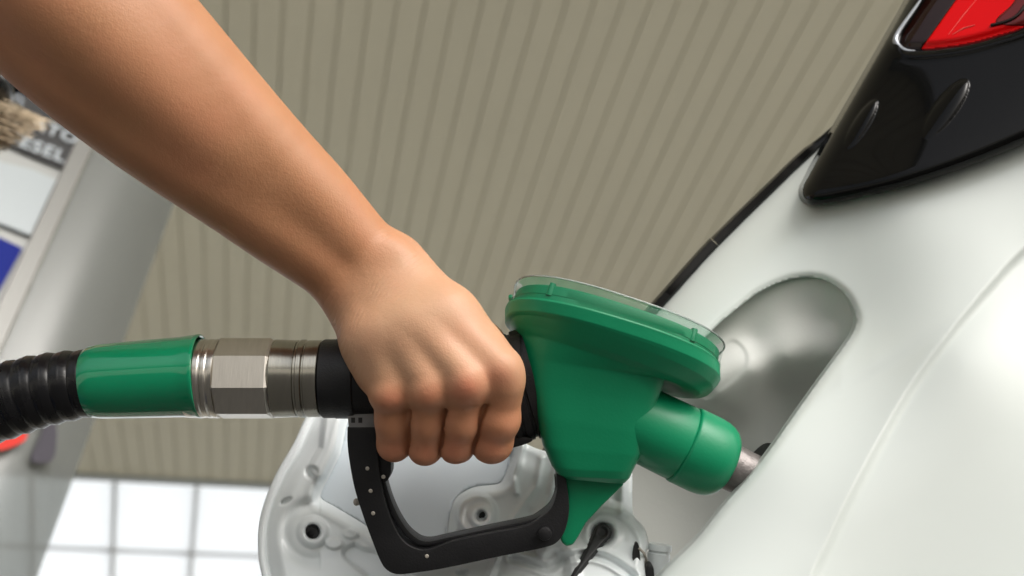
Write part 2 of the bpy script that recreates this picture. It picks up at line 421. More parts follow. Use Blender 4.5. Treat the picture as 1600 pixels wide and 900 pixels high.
def skin_mat():
    m = mat('skin', (0.5, 0.27, 0.16), 0.42); n = m.node_tree.nodes; l = m.node_tree.links; b = n['Principled BSDF']
    tc = n.new('ShaderNodeTexCoord')
    b.inputs['Subsurface Weight'].default_value = 0.12; b.inputs['Subsurface Radius'].default_value = (1.0, 0.35, 0.18); b.inputs['Subsurface Scale'].default_value = 0.0015
    b.inputs['Roughness'].default_value = 0.5; b.inputs['Specular IOR Level'].default_value = 0.35
    A = n.new('ShaderNodeAttribute'); A.attribute_name = 'redness'
    Wm = n.new('ShaderNodeAttribute'); Wm.attribute_name = 'wrinkle'
    Sm = n.new('ShaderNodeAttribute'); Sm.attribute_name = 'along'
    Kt = n.new('ShaderNodeAttribute'); Kt.attribute_name = 'pale'
    nz = n.new('ShaderNodeTexNoise'); nz.inputs['Scale'].default_value = 45; nz.inputs['Detail'].default_value = 6; l.new(tc.outputs['Object'], nz.inputs['Vector'])
    c1 = n.new('ShaderNodeMix'); c1.data_type = 'RGBA'; c1.inputs[6].default_value = (0.36, 0.165, 0.080, 1); c1.inputs[7].default_value = (0.43, 0.21, 0.108, 1)
    l.new(nz.outputs['Fac'], c1.inputs[0])
    c3 = n.new('ShaderNodeMix'); c3.data_type = 'RGBA'; c3.inputs[7].default_value = (0.48, 0.295, 0.18, 1)
    l.new(Kt.outputs['Fac'], c3.inputs[0]); l.new(c1.outputs[2], c3.inputs[6])
    c2 = n.new('ShaderNodeMix'); c2.data_type = 'RGBA'; c2.inputs[7].default_value = (0.56, 0.20, 0.12, 1)
    n5 = n.new('ShaderNodeTexNoise'); n5.inputs['Scale'].default_value = 22; n5.inputs['Detail'].default_value = 5; l.new(tc.outputs['Object'], n5.inputs['Vector'])
    r5 = n.new('ShaderNodeMapRange'); r5.inputs[1].default_value = .45; r5.inputs[2].default_value = .7; r5.inputs[4].default_value = .2; l.new(n5.outputs['Fac'], r5.inputs[0])
    a5 = n.new('ShaderNodeMath'); a5.operation = 'ADD'; a5.use_clamp = True; l.new(r5.outputs[0], a5.inputs[0]); l.new(A.outputs['Fac'], a5.inputs[1]); l.new(a5.outputs[0], c2.inputs[0]); l.new(c3.outputs[2], c2.inputs[6]); l.new(c2.outputs[2], b.inputs['Base Color'])
    # creases across the wrist: sine of the coordinate along the arm, wobbling
    n2 = n.new('ShaderNodeTexNoise'); n2.inputs['Scale'].default_value = 38; n2.inputs['Detail'].default_value = 3; l.new(tc.outputs['Object'], n2.inputs['Vector'])
    m1 = n.new('ShaderNodeMath'); m1.operation = 'MULTIPLY_ADD'; m1.inputs[1].default_value = 13.0; l.new(n2.outputs['Fac'], m1.inputs[0]); l.new(Sm.outputs['Fac'], m1.inputs[2])
    sn = n.new('ShaderNodeMath'); sn.operation = 'SINE'; l.new(m1.outputs[0], sn.inputs[0])
    ab = n.new('ShaderNodeMath'); ab.operation = 'ABSOLUTE'; l.new(sn.outputs[0], ab.inputs[0])
    pw = n.new('ShaderNodeMath'); pw.operation = 'POWER'; pw.inputs[1].default_value = 0.35; l.new(ab.outputs[0], pw.inputs[0])
    mu = n.new('ShaderNodeMath'); mu.operation = 'MULTIPLY'; l.new(pw.outputs[0], mu.inputs[0])
    n6 = n.new('ShaderNodeTexNoise'); n6.inputs['Scale'].default_value = 55; l.new(tc.outputs['Object'], n6.inputs['Vector'])
    r6 = n.new('ShaderNodeMapRange'); r6.inputs[1].default_value = .38; r6.inputs[2].default_value = .68; l.new(n6.outputs['Fac'], r6.inputs[0])
    m6 = n.new('ShaderNodeMath'); m6.operation = 'MULTIPLY'; l.new(r6.outputs[0], m6.inputs[0]); l.new(Wm.outputs['Fac'], m6.inputs[1]); l.new(m6.outputs[0], mu.inputs[1])
    vr = n.new('ShaderNodeTexVoronoi'); vr.inputs['Scale'].default_value = 1100; l.new(tc.outputs['Object'], vr.inputs['Vector'])
    n3 = n.new('ShaderNodeTexNoise'); n3.inputs['Scale'].default_value = 420; n3.inputs['Detail'].default_value = 5; l.new(tc.outputs['Object'], n3.inputs['Vector'])
    a1 = n.new('ShaderNodeMath'); a1.operation = 'MULTIPLY_ADD'; a1.inputs[1].default_value = 0.35; l.new(vr.outputs['Distance'], a1.inputs[0]); l.new(n3.outputs['Fac'], a1.inputs[2])
    b1 = n.new('ShaderNodeBump'); b1.inputs['Strength'].default_value = 0.45; b1.inputs['Distance'].default_value = 0.0003; l.new(a1.outputs[0], b1.inputs['Height'])
    b2 = n.new('ShaderNodeBump'); b2.inputs['Strength'].default_value = 0.5; b2.inputs['Distance'].default_value = 0.0007
    l.new(mu.outputs[0], b2.inputs['Height']); l.new(b1.outputs[0], b2.inputs['Normal']); l.new(b2.outputs[0], b.inputs['Normal'])
    return m
SKIN = skin_mat()

# ================================================================== SETTING
# ground
V = [(-150, -150, 0), (150, -150, 0), (150, 150, 0), (-150, 150, 0)]
g = link('ground', V, [(0, 1, 2, 3)], CONC, smooth=False); tag(g, kind='structure')
g = link('dark_bounce_patch', [(-2.6, -3.2, 0.004), (4.6, -3.2, 0.004), (4.6, 2.2, 0.004), (-2.6, 2.2, 0.004)], [(0, 1, 2, 3)], mat('dark_bounce', (0.07, 0.068, 0.064), 0.9, var=(3, 0.3), bump=(150, 0.6)), smooth=False); tag(g, kind='structure')  # unseen dark patch added to cut ground bounce and pale reflections

# station canopy: ribbed metal ceiling
YC = -1.8; cz = 4.6; ye = 8.384; pitch = 0.1219; gx0 = -0.406
canopy = empty('station_canopy', (0, 3.5, 0), 'large beige metal canopy ceiling with long parallel grooves above the car', 'canopy')
V = []; Fc = []; prof = []
i0, i1 = -75, 85
for i in range(i0, i1):
    x = gx0 + i * pitch
    prof += [(x - 0.0048, cz), (x - 0.0036, cz + 0.011), (x + 0.0036, cz + 0.011), (x + 0.0048, cz)]
ysn = [YC, 2.0, 5.0, ye]
for y in ysn:
    for p in prof: V.append((p[0], y, p[1]))
n = len(prof)
for j in range(len(ysn) - 1):
    for i in range(n - 1): Fc.append((j * n + i, j * n + i + 1, (j + 1) * n + i + 1, (j + 1) * n + i))
o = link('ceiling_panel', V, Fc, CEIL, canopy, smooth=False)
V = []; Fc = []
xl, xr = gx0 + i0 * pitch - 0.1, gx0 + i1 * pitch
wbox(V, Fc, (xl, YC, cz + 0.03), (xr, ye, cz + 0.30))
link('roof_deck', V, Fc, PUMPG, canopy, smooth=False)
V = []; Fc = []
wbox(V, Fc, (xl, YC - .07, cz - 0.12), (xr, YC - .005, cz + 0.5)); wbox(V, Fc, (xl - 0.07, YC - .07, cz - 0.12), (xl - 0.005, ye + .07, cz + 0.5)); wbox(V, Fc, (xr + 0.005, YC - .07, cz - 0.12), (xr + 0.07, ye + .07, cz + 0.5))
wbox(V, Fc, (xl, ye + 0.005, cz - 0.03), (xr, ye + 0.06, cz + 0.35))
link('fascia', V, Fc, SIGNW, canopy, smooth=False)
for cx, cy in ((-5.5, 3.0), (6.5, 3.0), (-5.5, 7.4), (6.5, 7.4)):
    V = []; Fc = []; wbox(V, Fc, (cx - .2, cy - .2, 0), (cx + .2, cy + .2, cz - 0.002)); link('column', V, Fc, SIGNW, canopy, smooth=False)

# sloping glazed roof running on from the canopy edge
gr = empty('glazed_roof', (0, ye, 0), 'bright white translucent glazed roof with thin dark bars beyond the ceiling edge', 'glazed roof')
def on_plane(px, py, nrm, p0):
    r = M @ np.array([(px - 800) / F, (py - 450) / F, 1.0]); return CAM + r * ((p0 - CAM) @ nrm) / (r @ nrm)
dv = np.array([-0.024, 0.90, -0.43]); dv /= np.linalg.norm(dv)
p0 = np.array([0, ye + 0.075, cz]); nr = np.cross([1, 0, 0], dv); nr /= np.linalg.norm(nr)
a = on_plane(180, 745, nr, p0); b = on_plane(308, 751, nr, p0); sp = b[0] - a[0]
h1 = on_plane(230, 866, nr, p0); L1 = (h1 - a) @ dv
def bar(p, q, wd, dp, V, Fc):
    p = np.array(p); q = np.array(q); d = (q - p) / np.linalg.norm(q - p); s = np.cross(d, nr); s /= np.linalg.norm(s); n0 = len(V)
    for e in (p, q):
        for u, v in ((-1, -1), (1, -1), (1, 1), (-1, 1)): V.append(e + s * wd * u / 2 + nr * dp * v / 2)
    Fc += [(n0, n0 + 1, n0 + 2, n0 + 3), (n0 + 4, n0 + 7, n0 + 6, n0 + 5)] + [(n0 + k, n0 + 4 + k, n0 + 4 + (k + 1) % 4, n0 + (k + 1) % 4) for k in range(4)]
topy = p0[1]; nbar = 9; Ltot = 7.2
base = a + dv * ((topy - a[1]) / dv[1])
for i in range(-6, 8):
    V = []; Fc = []; s = base + np.array([sp * i, 0, 0]); bar(s, s + dv * Ltot, 0.028, 0.05, V, Fc)
    link('roof_bar', V, Fc, ALU, gr, smooth=False)
for j in range(0, 5):
    V = []; Fc = []; s = base + dv * (L1 + (j - 0) * 1.42) + nr * 0.05; bar(s + np.array([-6 * sp, 0, 0]), s + np.array([7 * sp, 0, 0]), 0.022, 0.03, V, Fc)
    if j < 4: link('cross_bar', V, Fc, ALU, gr, smooth=False)
V = []; s = base + nr * -0.04
n0 = [s + np.array([-6 * sp, 0, 0]), s + np.array([7 * sp, 0, 0]), s + np.array([7 * sp, 0, 0]) + dv * Ltot, s + np.array([-6 * sp, 0, 0]) + dv * Ltot]
link('roof_pane', [*n0, *[q - nr * 0.008 for q in n0]], [(0, 1, 2, 3), (7, 6, 5, 4), (0, 4, 5, 1), (1, 5, 6, 2), (2, 6, 7, 3), (3, 7, 4, 0)], PANE, gr, smooth=False)

# fuel pump (leaning pylon) behind the person
ud = np.array([342, 206, 2725.]); ud /= np.linalg.norm(ud)
B = ray_at_height(0, 487, 1.74); Cc = ray_at_height(158, 560, 1.74)
hd = np.array([.898, .44, 0]); hn = np.array([.44, -.898, 0])         # along the sign face, out of it
def pp(along, out, up): return B + hd * along + hn * out + ud * up     # up in metres along the pylon
pb = B + ud * (-1.74 / ud[2])
pump = empty('fuel_pump', pb, 'tall grey fuel pump pylon with white, blue and black sign panels behind the person', 'fuel pump')
def slab(name, a0, a1, o0, o1, u0, u1, m, round_=None):
    P = [pp(a_, o_, u_) for u_ in (u0, u1) for a_, o_ in ((a0, o0), (a1, o0), (a1, o1), (a0, o1))]
    return link(name, P, [(0, 1, 2, 3), (4, 7, 6, 5), (0, 4, 5, 1), (1, 5, 6, 2), (2, 6, 7, 3), (3, 7, 4, 0)], m, pump, smooth=False)
UB, UT = -1.74 / ud[2], 0.42
slab('housing', -0.75, 0.0, -0.45, -0.004, UB, UT, PUMPG)
slab('trim_strip', -0.006, 0.022, -0.05, 0.014, UB, UT, PUMPT)
def sgn(px, py):                     # pixel on sign face -> (along, up)
    Mx = np.array([hd, ud]).T; n_ = np.cross(hd, ud); r = M @ np.array([(px - 800) / F, (py - 450) / F, 1.0])
    q = CAM + r * ((B - CAM) @ n_) / (r @ n_); sol = np.linalg.lstsq(np.array([hd, hn, ud]).T, q - B, rcond=None)[0]; return sol[0], sol[2]
def sign_panel(name, poly, out, m):
    P = [sgn(*q) for q in poly]; V = [pp(a_, out, u_) for a_, u_ in P] + [pp(a_, -0.002, u_) for a_, u_ in P]; n_ = len(P)
    return link(name, V, [tuple(range(n_)), tuple(range(2 * n_ - 1, n_ - 1, -1))] + [(i, i + n_, (i + 1) % n_ + n_, (i + 1) % n_) for i in range(n_)], m, pump, smooth=False)
def edge_x(y, inset): return 127 - 0.467 * (y - 215) - inset
bs = sign_panel('black_sign', [(-160, 170), (-160, 60), (edge_x(150, 3), 150), (edge_x(266, 3), 266), (60, 250), (-20, 215)], 0.004, SIGNB)
sign_panel('white_sign', [(-200, 205), (-60, 232), (0, 256), (50, 268), (86, 284), (46, 370), (0, 352), (-110, 312), (-240, 270)], 0.006, SIGNW)
sign_panel('blue_sign', [(-240, 290), (-110, 332), (0, 374), (34, 390), (edge_x(448, 10) - 6, 448), (-60, 560), (-260, 500)], 0.005, BLUE)
def letters(txt, px, py, size, right):
    cu = bpy.data.curves.new('t', 'FONT'); cu.body = txt; cu.size = size; cu.extrude = 0.001; cu.align_x = 'RIGHT'; cu.space_character = 1.1; cu.offset = 0.001
    to = bpy.data.objects.new('t', cu); C.objects.link(to); bpy.context.view_layer.update()
    me = bpy.data.meshes.new_from_object(to); bpy.data.objects.remove(to)
    al, up = sgn(px, py)
    V = [pp(al + v.co.x, 0.0065 + v.co.z, up + v.co.y) for v in me.vertices]
    return link('lettering', V, [tuple(p.vertices) for p in me.polygons], LETTER, bs, smooth=False)
letters('ATO', 116, 229, 0.037, True); letters('DIESEL', 96, 257, 0.037, True)
# translucent side shield, slightly bowed
q = sgn  # noqa
V = []; Fc = []; K = 9
for u_ in np.linspace(UB, UT - .002, 12):
    for k in range(K):
        t = k / (K - 1); p = B + (Cc - B) * t + hd * 0.026 + np.array([.6, -.8, 0]) * 0.03 * math.sin(math.pi * t) + ud * u_
        V.append(p); V.append(p + np.array([-.6, .8, 0]) * 0.004)
for j in range(11):
    for k in range(K - 1):
        for s_ in (0, 1):
            a_ = (j * K + k) * 2 + s_; b_ = (j * K + k + 1) * 2 + s_; c_ = ((j + 1) * K + k + 1) * 2 + s_; d_ = ((j + 1) * K + k) * 2 + s_; Fc.append((a_, b_, c_, d_))
link('side_shield', V, Fc, ACRYL, pump)
def shield_pt(px, py):
    n_ = np.cross(Cc - B, ud); r = M @ np.array([(px - 800) / F, (py - 450) / F, 1.0]); return CAM + r * ((B - CAM) @ n_) / (r @ n_) + np.array([.6, -.8, 0]) * 0.05
for nm, poly, m_ in (('dark_decal', [(50, 668), (60, 676), (62, 700), (54, 736), (22, 736), (36, 700)], mat('decal_dark', (0.05, 0.045, 0.06), 0.5)), ('red_decal', [(-30, 690), (10, 684), (16, 694), (8, 708), (-30, 720)], REDS)):
    P = [shield_pt(*p) for p in spline(poly, 4)]; n_ = len(P)
    link(nm, P + [p + np.array([-.6, .8, 0]) * 0.003 for p in P], [tuple(range(n_)), tuple(range(2 * n_ - 1, n_ - 1, -1))], m_, pump, smooth=False)

# ================================================================== CAR
zb = RBF([(1040, 470, -200), (900, 640, -200), (820, 780, -200), (740, 1000, -170), (1300, 190, -290), (1420, 0, -330), (1560, -200, -370),
          (1200, 455, -150), (1335, 490, -70), (1120, 515, -140), (950, 720, -130), (870, 1000, -90),
          (1320, 540, -45), (1200, 710, 40), (1130, 790, 55), (1030, 900, 75), (980, 960, 80), (940, 1100, 90),
          (1600, 385, -10), (1600, 900, 190), (1290, 850, 130), (1600, 220, -80), (1400, 310, -110), (1500, 560, 60), (1380, 640, 50), (1800, 1000, 270), (1800, 500, 60), (1300, 1100, 210), (1800, 100, -50), (1800, -150, -140)])
SIL = np.array([(1560, -220), (1446, 0), (1306, 196), (1236, 268), (1120, 382), (1040, 470), (960, 560), (890, 660), (820, 780), (760, 920), (720, 1080)], float)
SILs = spline(SIL, 6, closed=False)
panel_poly = np.vstack([SILs, [(720, 1200), (1900, 1200), (1900, -220)]])
apx = [(1336, 490), (1318, 458), (1282, 436), (1238, 436), (1188, 456), (1145, 488), (1105, 524), (1020, 615), (950, 715), (895, 830), (860, 960), (862, 1060), (915, 1060), (980, 962), (1030, 900), (1086, 845), (1130, 790), (1166, 750), (1200, 707), (1240, 650), (1280, 594), (1318, 542), (1335, 514)]
ap_poly = spline(apx, 6)
sil_sd = lambda X, Y: line_dist(SILs, X, Y)
crease = spline([(1720, 290), (1600, 385), (1540, 448), (1480, 520), (1420, 602), (1368, 692), (1322, 780), (1290, 848), (1266, 900), (1230, 1010), (1210, 1200)], 8, closed=False)
crease2 = spline([(1262, 642), (1320, 602), (1389, 561), (1450, 520), (1500, 485)], 8, closed=False)
def side_of(poly, X, Y):
    """signed distance to an open line (positive on the right/below side)"""
    d = line_dist(poly, X, Y); s = np.zeros(X.shape); best = np.full(X.shape, 1e18)
    for i in range(len(poly) - 1):
        ax, ay = poly[i]; bx, by = poly[i + 1]; ex, ey = bx - ax, by - ay; L = ex * ex + ey * ey + 1e-9
        t = np.clip(((X - ax) * ex + (Y - ay) * ey) / L, 0, 1); q = (X - ax - t * ex) ** 2 + (Y - ay - t * ey) ** 2
        c = ex * (Y - ay) - ey * (X - ax); m_ = q < best; best = np.where(m_, q, best); s = np.where(m_, np.sign(c), s)
    return d * s
def zpanel(X, Y):
    z = zb(X, Y)
    u = np.minimum(sil_sd(X, Y), 90); z = z - 85 * (1 - np.sqrt(np.maximum(0, 1 - (1 - u / 90) ** 2)))
    c = -side_of(crease, X, Y)                 # >0 on the lower-right side
    z = z + 10 * np.where(c < 0, np.exp(np.minimum(c, 0) / 60.0), np.exp(-(np.maximum(c, 0) / 8) ** 1.8))
    w2 = np.clip((1500 - X) / 130, 0, 1) * np.clip((X - 1255) / 60, 0, 1)
    z = z + w2 * 4.0 * sst(-14, 10, -side_of(crease2, X, Y)) * np.exp(-np.maximum(-side_of(crease2, X, Y), 0) / 90)
    e = poly_sdf(ap_poly, X, Y)                # rolled edge round the filler opening
    z = z - 6 * np.exp(-(np.maximum(e, 0) / 6.0) ** 2)
    return z
def panel_sdf(X, Y): return np.maximum(poly_sdf(panel_poly, X, Y), -poly_sdf(ap_poly, X, Y))
car_base = u2w(at(1400, 800, 0)); car_base[2] = 0
car = empty('car', car_base, 'white car with its rear quarter panel and open fuel filler being refuelled', 'car')
relief('body_panel', (720, 1900, -220, 1200), 3.4, zpanel, panel_sdf, PAINT, car, thick=26)
# the panel next to it, past a narrow shut line, so the car goes on beyond the frame
rb_poly = np.array([(1906, -220), (2380, -60), (2420, 1200), (1906, 1200)], float)
relief('rear_panel', (1900, 2430, -230, 1210), 12.0, lambda X, Y: zpanel(np.minimum(X, 2060 + (X - 2060) * .35), Y) - 0.0009 * np.maximum(X - 1960, 0) ** 2, lambda X, Y: poly_sdf(rb_poly, X, Y), PAINT, car, thick=26)
# far side of the shoulder so that the panel closes as a body (roof side pillar)
P = SILs; V = []; Fc = []; zz = zpanel(P[:, 0] + 2, P[:, 1])
for k, (dz, dx) in enumerate([(0, 3), (-60, 6), (-160, 40), (-320, 110), (-700, 300)]):
    for (x, y), z in zip(P, zz): V.append(at(x + dx * .9, y + dx * .45, z + dz - 4))
n = len(P)
for j in range(4):
    for i in range(n - 1): Fc.append((j * n + i, j * n + i + 1, (j + 1) * n + i + 1, (j + 1) * n + i))
link('shoulder_panel', u2w(np.array(V)), Fc, PAINT, car)

# filler recess
zc_ = RBF([(1336, 490, -100), (1282, 436, -140), (1238, 436, -160), (1188, 456, -175), (1145, 488, -185), (1105, 524, -190), (1020, 615, -180), (950, 715, -175), (870, 960, -150),
           (1240, 495, -160), (1180, 530, -176), (1300, 500, -140), (1120, 612, -160), (1175, 578, -152), (1230, 556, -146), (1290, 552, -136),
           (1280, 600, -185), (1215, 612, -200), (1140, 668, -215), (1230, 660, -225), (1190, 700, -222), (1250, 690, -235),
           (1000, 740, -205), (1080, 800, -235), (1000, 860, -205), (960, 920, -180), (1150, 780, -240), (1050, 940, -190)])
def zrecess(X, Y):
    e = -poly_sdf(ap_poly, X, Y)
    z = zc_(X, Y); pk = poly_sdf(spline([(1110, 560), (1140, 533), (1158, 540), (1167, 558), (1160, 580), (1125, 610), (1100, 620)], 5), X, Y)
    z = z - 2.5 * sst(3, -3, pk)
    return np.minimum(z, zb(X, Y) - 17)
relief('filler_recess', (850, 1350, 425, 1080), 3.0, zrecess, lambda X, Y: poly_sdf(ap_poly, X, Y) - 4, RECESS, car, thick=3)
sd = np.array([.9, -.438, -0.12]); sd /= np.linalg.norm(sd)
nk = empty('filler_neck', u2w(at(1188, 752, -30)), parent=car)
lathe('neck_ring', [(0, 34), (0, 62), (10, 66), (60, 66), (200, 60), (200, 34), (12, 34)], at(1178, 748, -30), sd, RUBBER, nk, cap=False)

# chrome-less black strip along the shoulder (window seal), in two lengths
def strip(name, ts, wd0, wd1):
    V = []; Fc = []; n = len(ts); cum = np.r_[0, np.cumsum(np.linalg.norm(np.diff(SILs, axis=0), axis=1))]
    for i, t in enumerate(ts):
        x = np.interp(t, cum, SILs[:, 0]); y = np.interp(t, cum, SILs[:, 1]); x2 = np.interp(t + 2, cum, SILs[:, 0]); y2 = np.interp(t + 2, cum, SILs[:, 1])
        d = np.array([x2 - x, y2 - y]); d /= np.linalg.norm(d); nrm_ = np.array([d[1], -d[0]])
        z = float(zpanel(np.array([x + 3.]), np.array([y]))[0]); wd = (wd0 + (wd1 - wd0) * i / (n - 1)) * (min(1, .25 + i / 12) if wd0 == 13 else 1); nrm_ = nrm_ if nrm_[0] > 0 else -nrm_
        for a_, dz in ((4, 6), (0, 13), (-wd * .7, 10), (-wd, -6), (-wd * .8, -40), (4, -40)):
            V.append(at(x + nrm_[0] * a_, y + nrm_[1] * a_, z + dz))
    for i in range(n - 1):
        for k in range(6): Fc.append((i * 6 + k, i * 6 + (k + 1) % 6, (i + 1) * 6 + (k + 1) % 6, (i + 1) * 6 + k))
    Fc += [tuple(range(6)), tuple(range((n - 1) * 6, n * 6))]
    return link(name, u2w(np.array(V)), Fc, PIANO, car, sharp=60)
cum = np.r_[0, np.cumsum(np.linalg.norm(np.diff(SILs, axis=0), axis=1))]
tj = cum[np.argmin(np.hypot(SILs[:, 0] - 1120, SILs[:, 1] - 382))]
strip('window_trim', np.linspace(cum[np.argmin(np.abs(SILs[:, 1] - 200))], tj - 1, 40), 13, 14); strip('window_trim', np.linspace(tj, cum[-1], 40), 15, 13)

# tail light with gloss black surround
sur = spline([(1500, -140), (1440, -40), (1414, 8), (1380, 68), (1340, 138), (1300, 208), (1266, 268), (1253, 294), (1256, 314), (1276, 322), (1332, 312), (1420, 291), (1510, 262), (1600, 226), (1720, 170), (1820, 90), (1830, -80), (1700, -190)], 6)
lens = spline([(1530, -110), (1452, -8), (1424, 34), (1409, 58), (1413, 74), (1436, 77), (1500, 70), (1560, 55), (1610, 38), (1700, -6), (1760, -70), (1640, -150)], 6)
def zsur(X, Y):
    z = zb(np.maximum(X, 1250 + 0 * X), Y) + 8
    e = -poly_sdf(sur, X, Y); z = z + 48 * np.sqrt(np.clip(e, 0, 26) / 26 * (2 - np.clip(e, 0, 26) / 26)) 
    l_ = poly_sdf(lens, X, Y); z = z - 16 * sst(4, -3, l_) + 5 * np.exp(-((l_ - 10) / 6) ** 2)
    for (cx, cy, a_, L_, w_) in ((1345, 194, math.atan2(-82, 52), 46, 12), (1478, 170, math.atan2(-88, 66), 56, 17)):
        u_ = (X - cx) * math.cos(a_) + (Y - cy) * math.sin(a_); v_ = -(X - cx) * math.sin(a_) + (Y - cy) * math.cos(a_)
        q_ = np.clip(1 - (u_ / L_) ** 2 - ((v_) / w_) ** 2, 0, 1); z = z + 15 * np.sqrt(q_) * (0.6 + 0.4 * u_ / L_)
    return z
tl = empty('tail_light', u2w(at(1500, 100, -100)), parent=car)
relief('surround', (1240, 1840, -200, 330), 1.8, zsur, lambda X, Y: poly_sdf(sur, X, Y), PIANO, tl, thick=48)
def zlens(X, Y):
    e = -poly_sdf(lens, X, Y)
    return zb(X, Y) + 46 + 8 * sst(0, 14, e)
def dsp(X, Y): return (X - 1438) * 0.815 + (Y - 78) * 0.58      # diagonal split between smoked and red
relief('smoked_lens', (1400, 1780, -160, 90), 2.5, zlens, lambda X, Y: np.maximum(poly_sdf(lens, X, Y) - 1, dsp(X, Y)), REDD, tl, thick=10)
relief('red_lens', (1400, 1780, -160, 90), 2.5, lambda X, Y: zlens(X, Y) + 0.5, lambda X, Y: np.maximum(poly_sdf(lens, X, Y) - 1, -dsp(X, Y) + .3), REDL, tl, thick=10)
rp = spline([(1470, -40), (1424, 22), (1401, 56), (1402, 70), (1413, 79), (1430, 80)], 8, closed=False)
tube('lens_bezel', np.array([at(x, y, float(zb(np.array([x]), np.array([y]))[0]) + 52) for x, y in rp]), np.interp(np.linspace(0, 1, len(rp)), [0, .5, .8, 1], [4, 5.5, 5, 1.5]), mat('bezel_grey', (0.38, 0.40, 0.43), 0.25, metal=0.6), tl, seg=12)
pk_ = mat('lens_glint', (0.7, 0.08, 0.07), 0.2)  # light red tubes painted in as highlight lines on the lens
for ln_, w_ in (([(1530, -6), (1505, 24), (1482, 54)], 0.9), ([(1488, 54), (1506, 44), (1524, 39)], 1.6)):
    tube('lens_glint_line', np.array([at(x, y, float(zlens(np.array([x * 1.0]), np.array([y * 1.0]))[0]) + 0.6) for x, y in ln_]), [w_ * .4, w_, w_ * .5], pk_, tl, seg=8)
relief('smoked_corner', (1540, 1760, -60, 80), 2.5, lambda X, Y: zlens(X, Y) + 1.2, lambda X, Y: np.maximum(poly_sdf(lens, X, Y) + 1, poly_sdf(spline([(1556, 34), (1580, 8), (1600, -20), (1640, -60), (1700, -50), (1660, 30), (1600, 40)], 5), X, Y)), mat('smoked_red', (0.10, 0.004, 0.004), 0.1, spec=0.4), tl, thick=3)
tube('lens_rib', np.array([at(x, y, float(zlens(np.array([x * 1.0]), np.array([y * 1.0]))[0]) + 1) for x, y in spline([(1604, 6), (1590, 24), (1572, 34), (1548, 40)], 6, closed=False)]), 3.5, REDD, tl, seg=10)

# fuel flap (inside of the open filler door)
fl = spline([(478, 651), (500, 625), (545, 606), (620, 606), (720, 642), (800, 681), (845, 703), (905, 712), (970, 715), (987, 732), (989, 800), (1006, 823), (1014, 850), (1007, 876), (1006, 960), (930, 1050), (620, 1060), (480, 1015), (428, 955), (408, 894), (403, 856), (405, 816), (416, 776), (434, 735), (459, 692)], 6)
win = spline([(545, 640), (526, 700), (509, 738), (494, 768), (497, 785), (520, 798), (556, 819), (600, 845), (660, 862), (700, 852), (708, 815), (716, 785), (742, 768), (782, 762), (797, 742), (804, 712), (797, 686), (740, 655), (660, 630), (590, 622)], 6)
win2 = spline([(536, 868), (552, 850), (566, 857), (592, 864), (622, 892), (668, 910), (700, 930), (640, 945), (580, 905)], 5)
zz1 = spline([(801, 872), (830, 880), (858, 888), (884, 872), (920, 866), (955, 876), (990, 900)], 6, closed=False)
zz2 = spline([(560, 826), (600, 880), (650, 905)], 4, closed=False)
def boss(X, Y, cx, cy, ro, ri, h, d):
    r = np.hypot(X - cx, Y - cy)
    return h * sst(ro, ro - 7, r) + 0.35 * h * np.exp(-((r - ri - 5) / 4.0) ** 2) - d * sst(ri + 1.5, ri - 1.5, r)
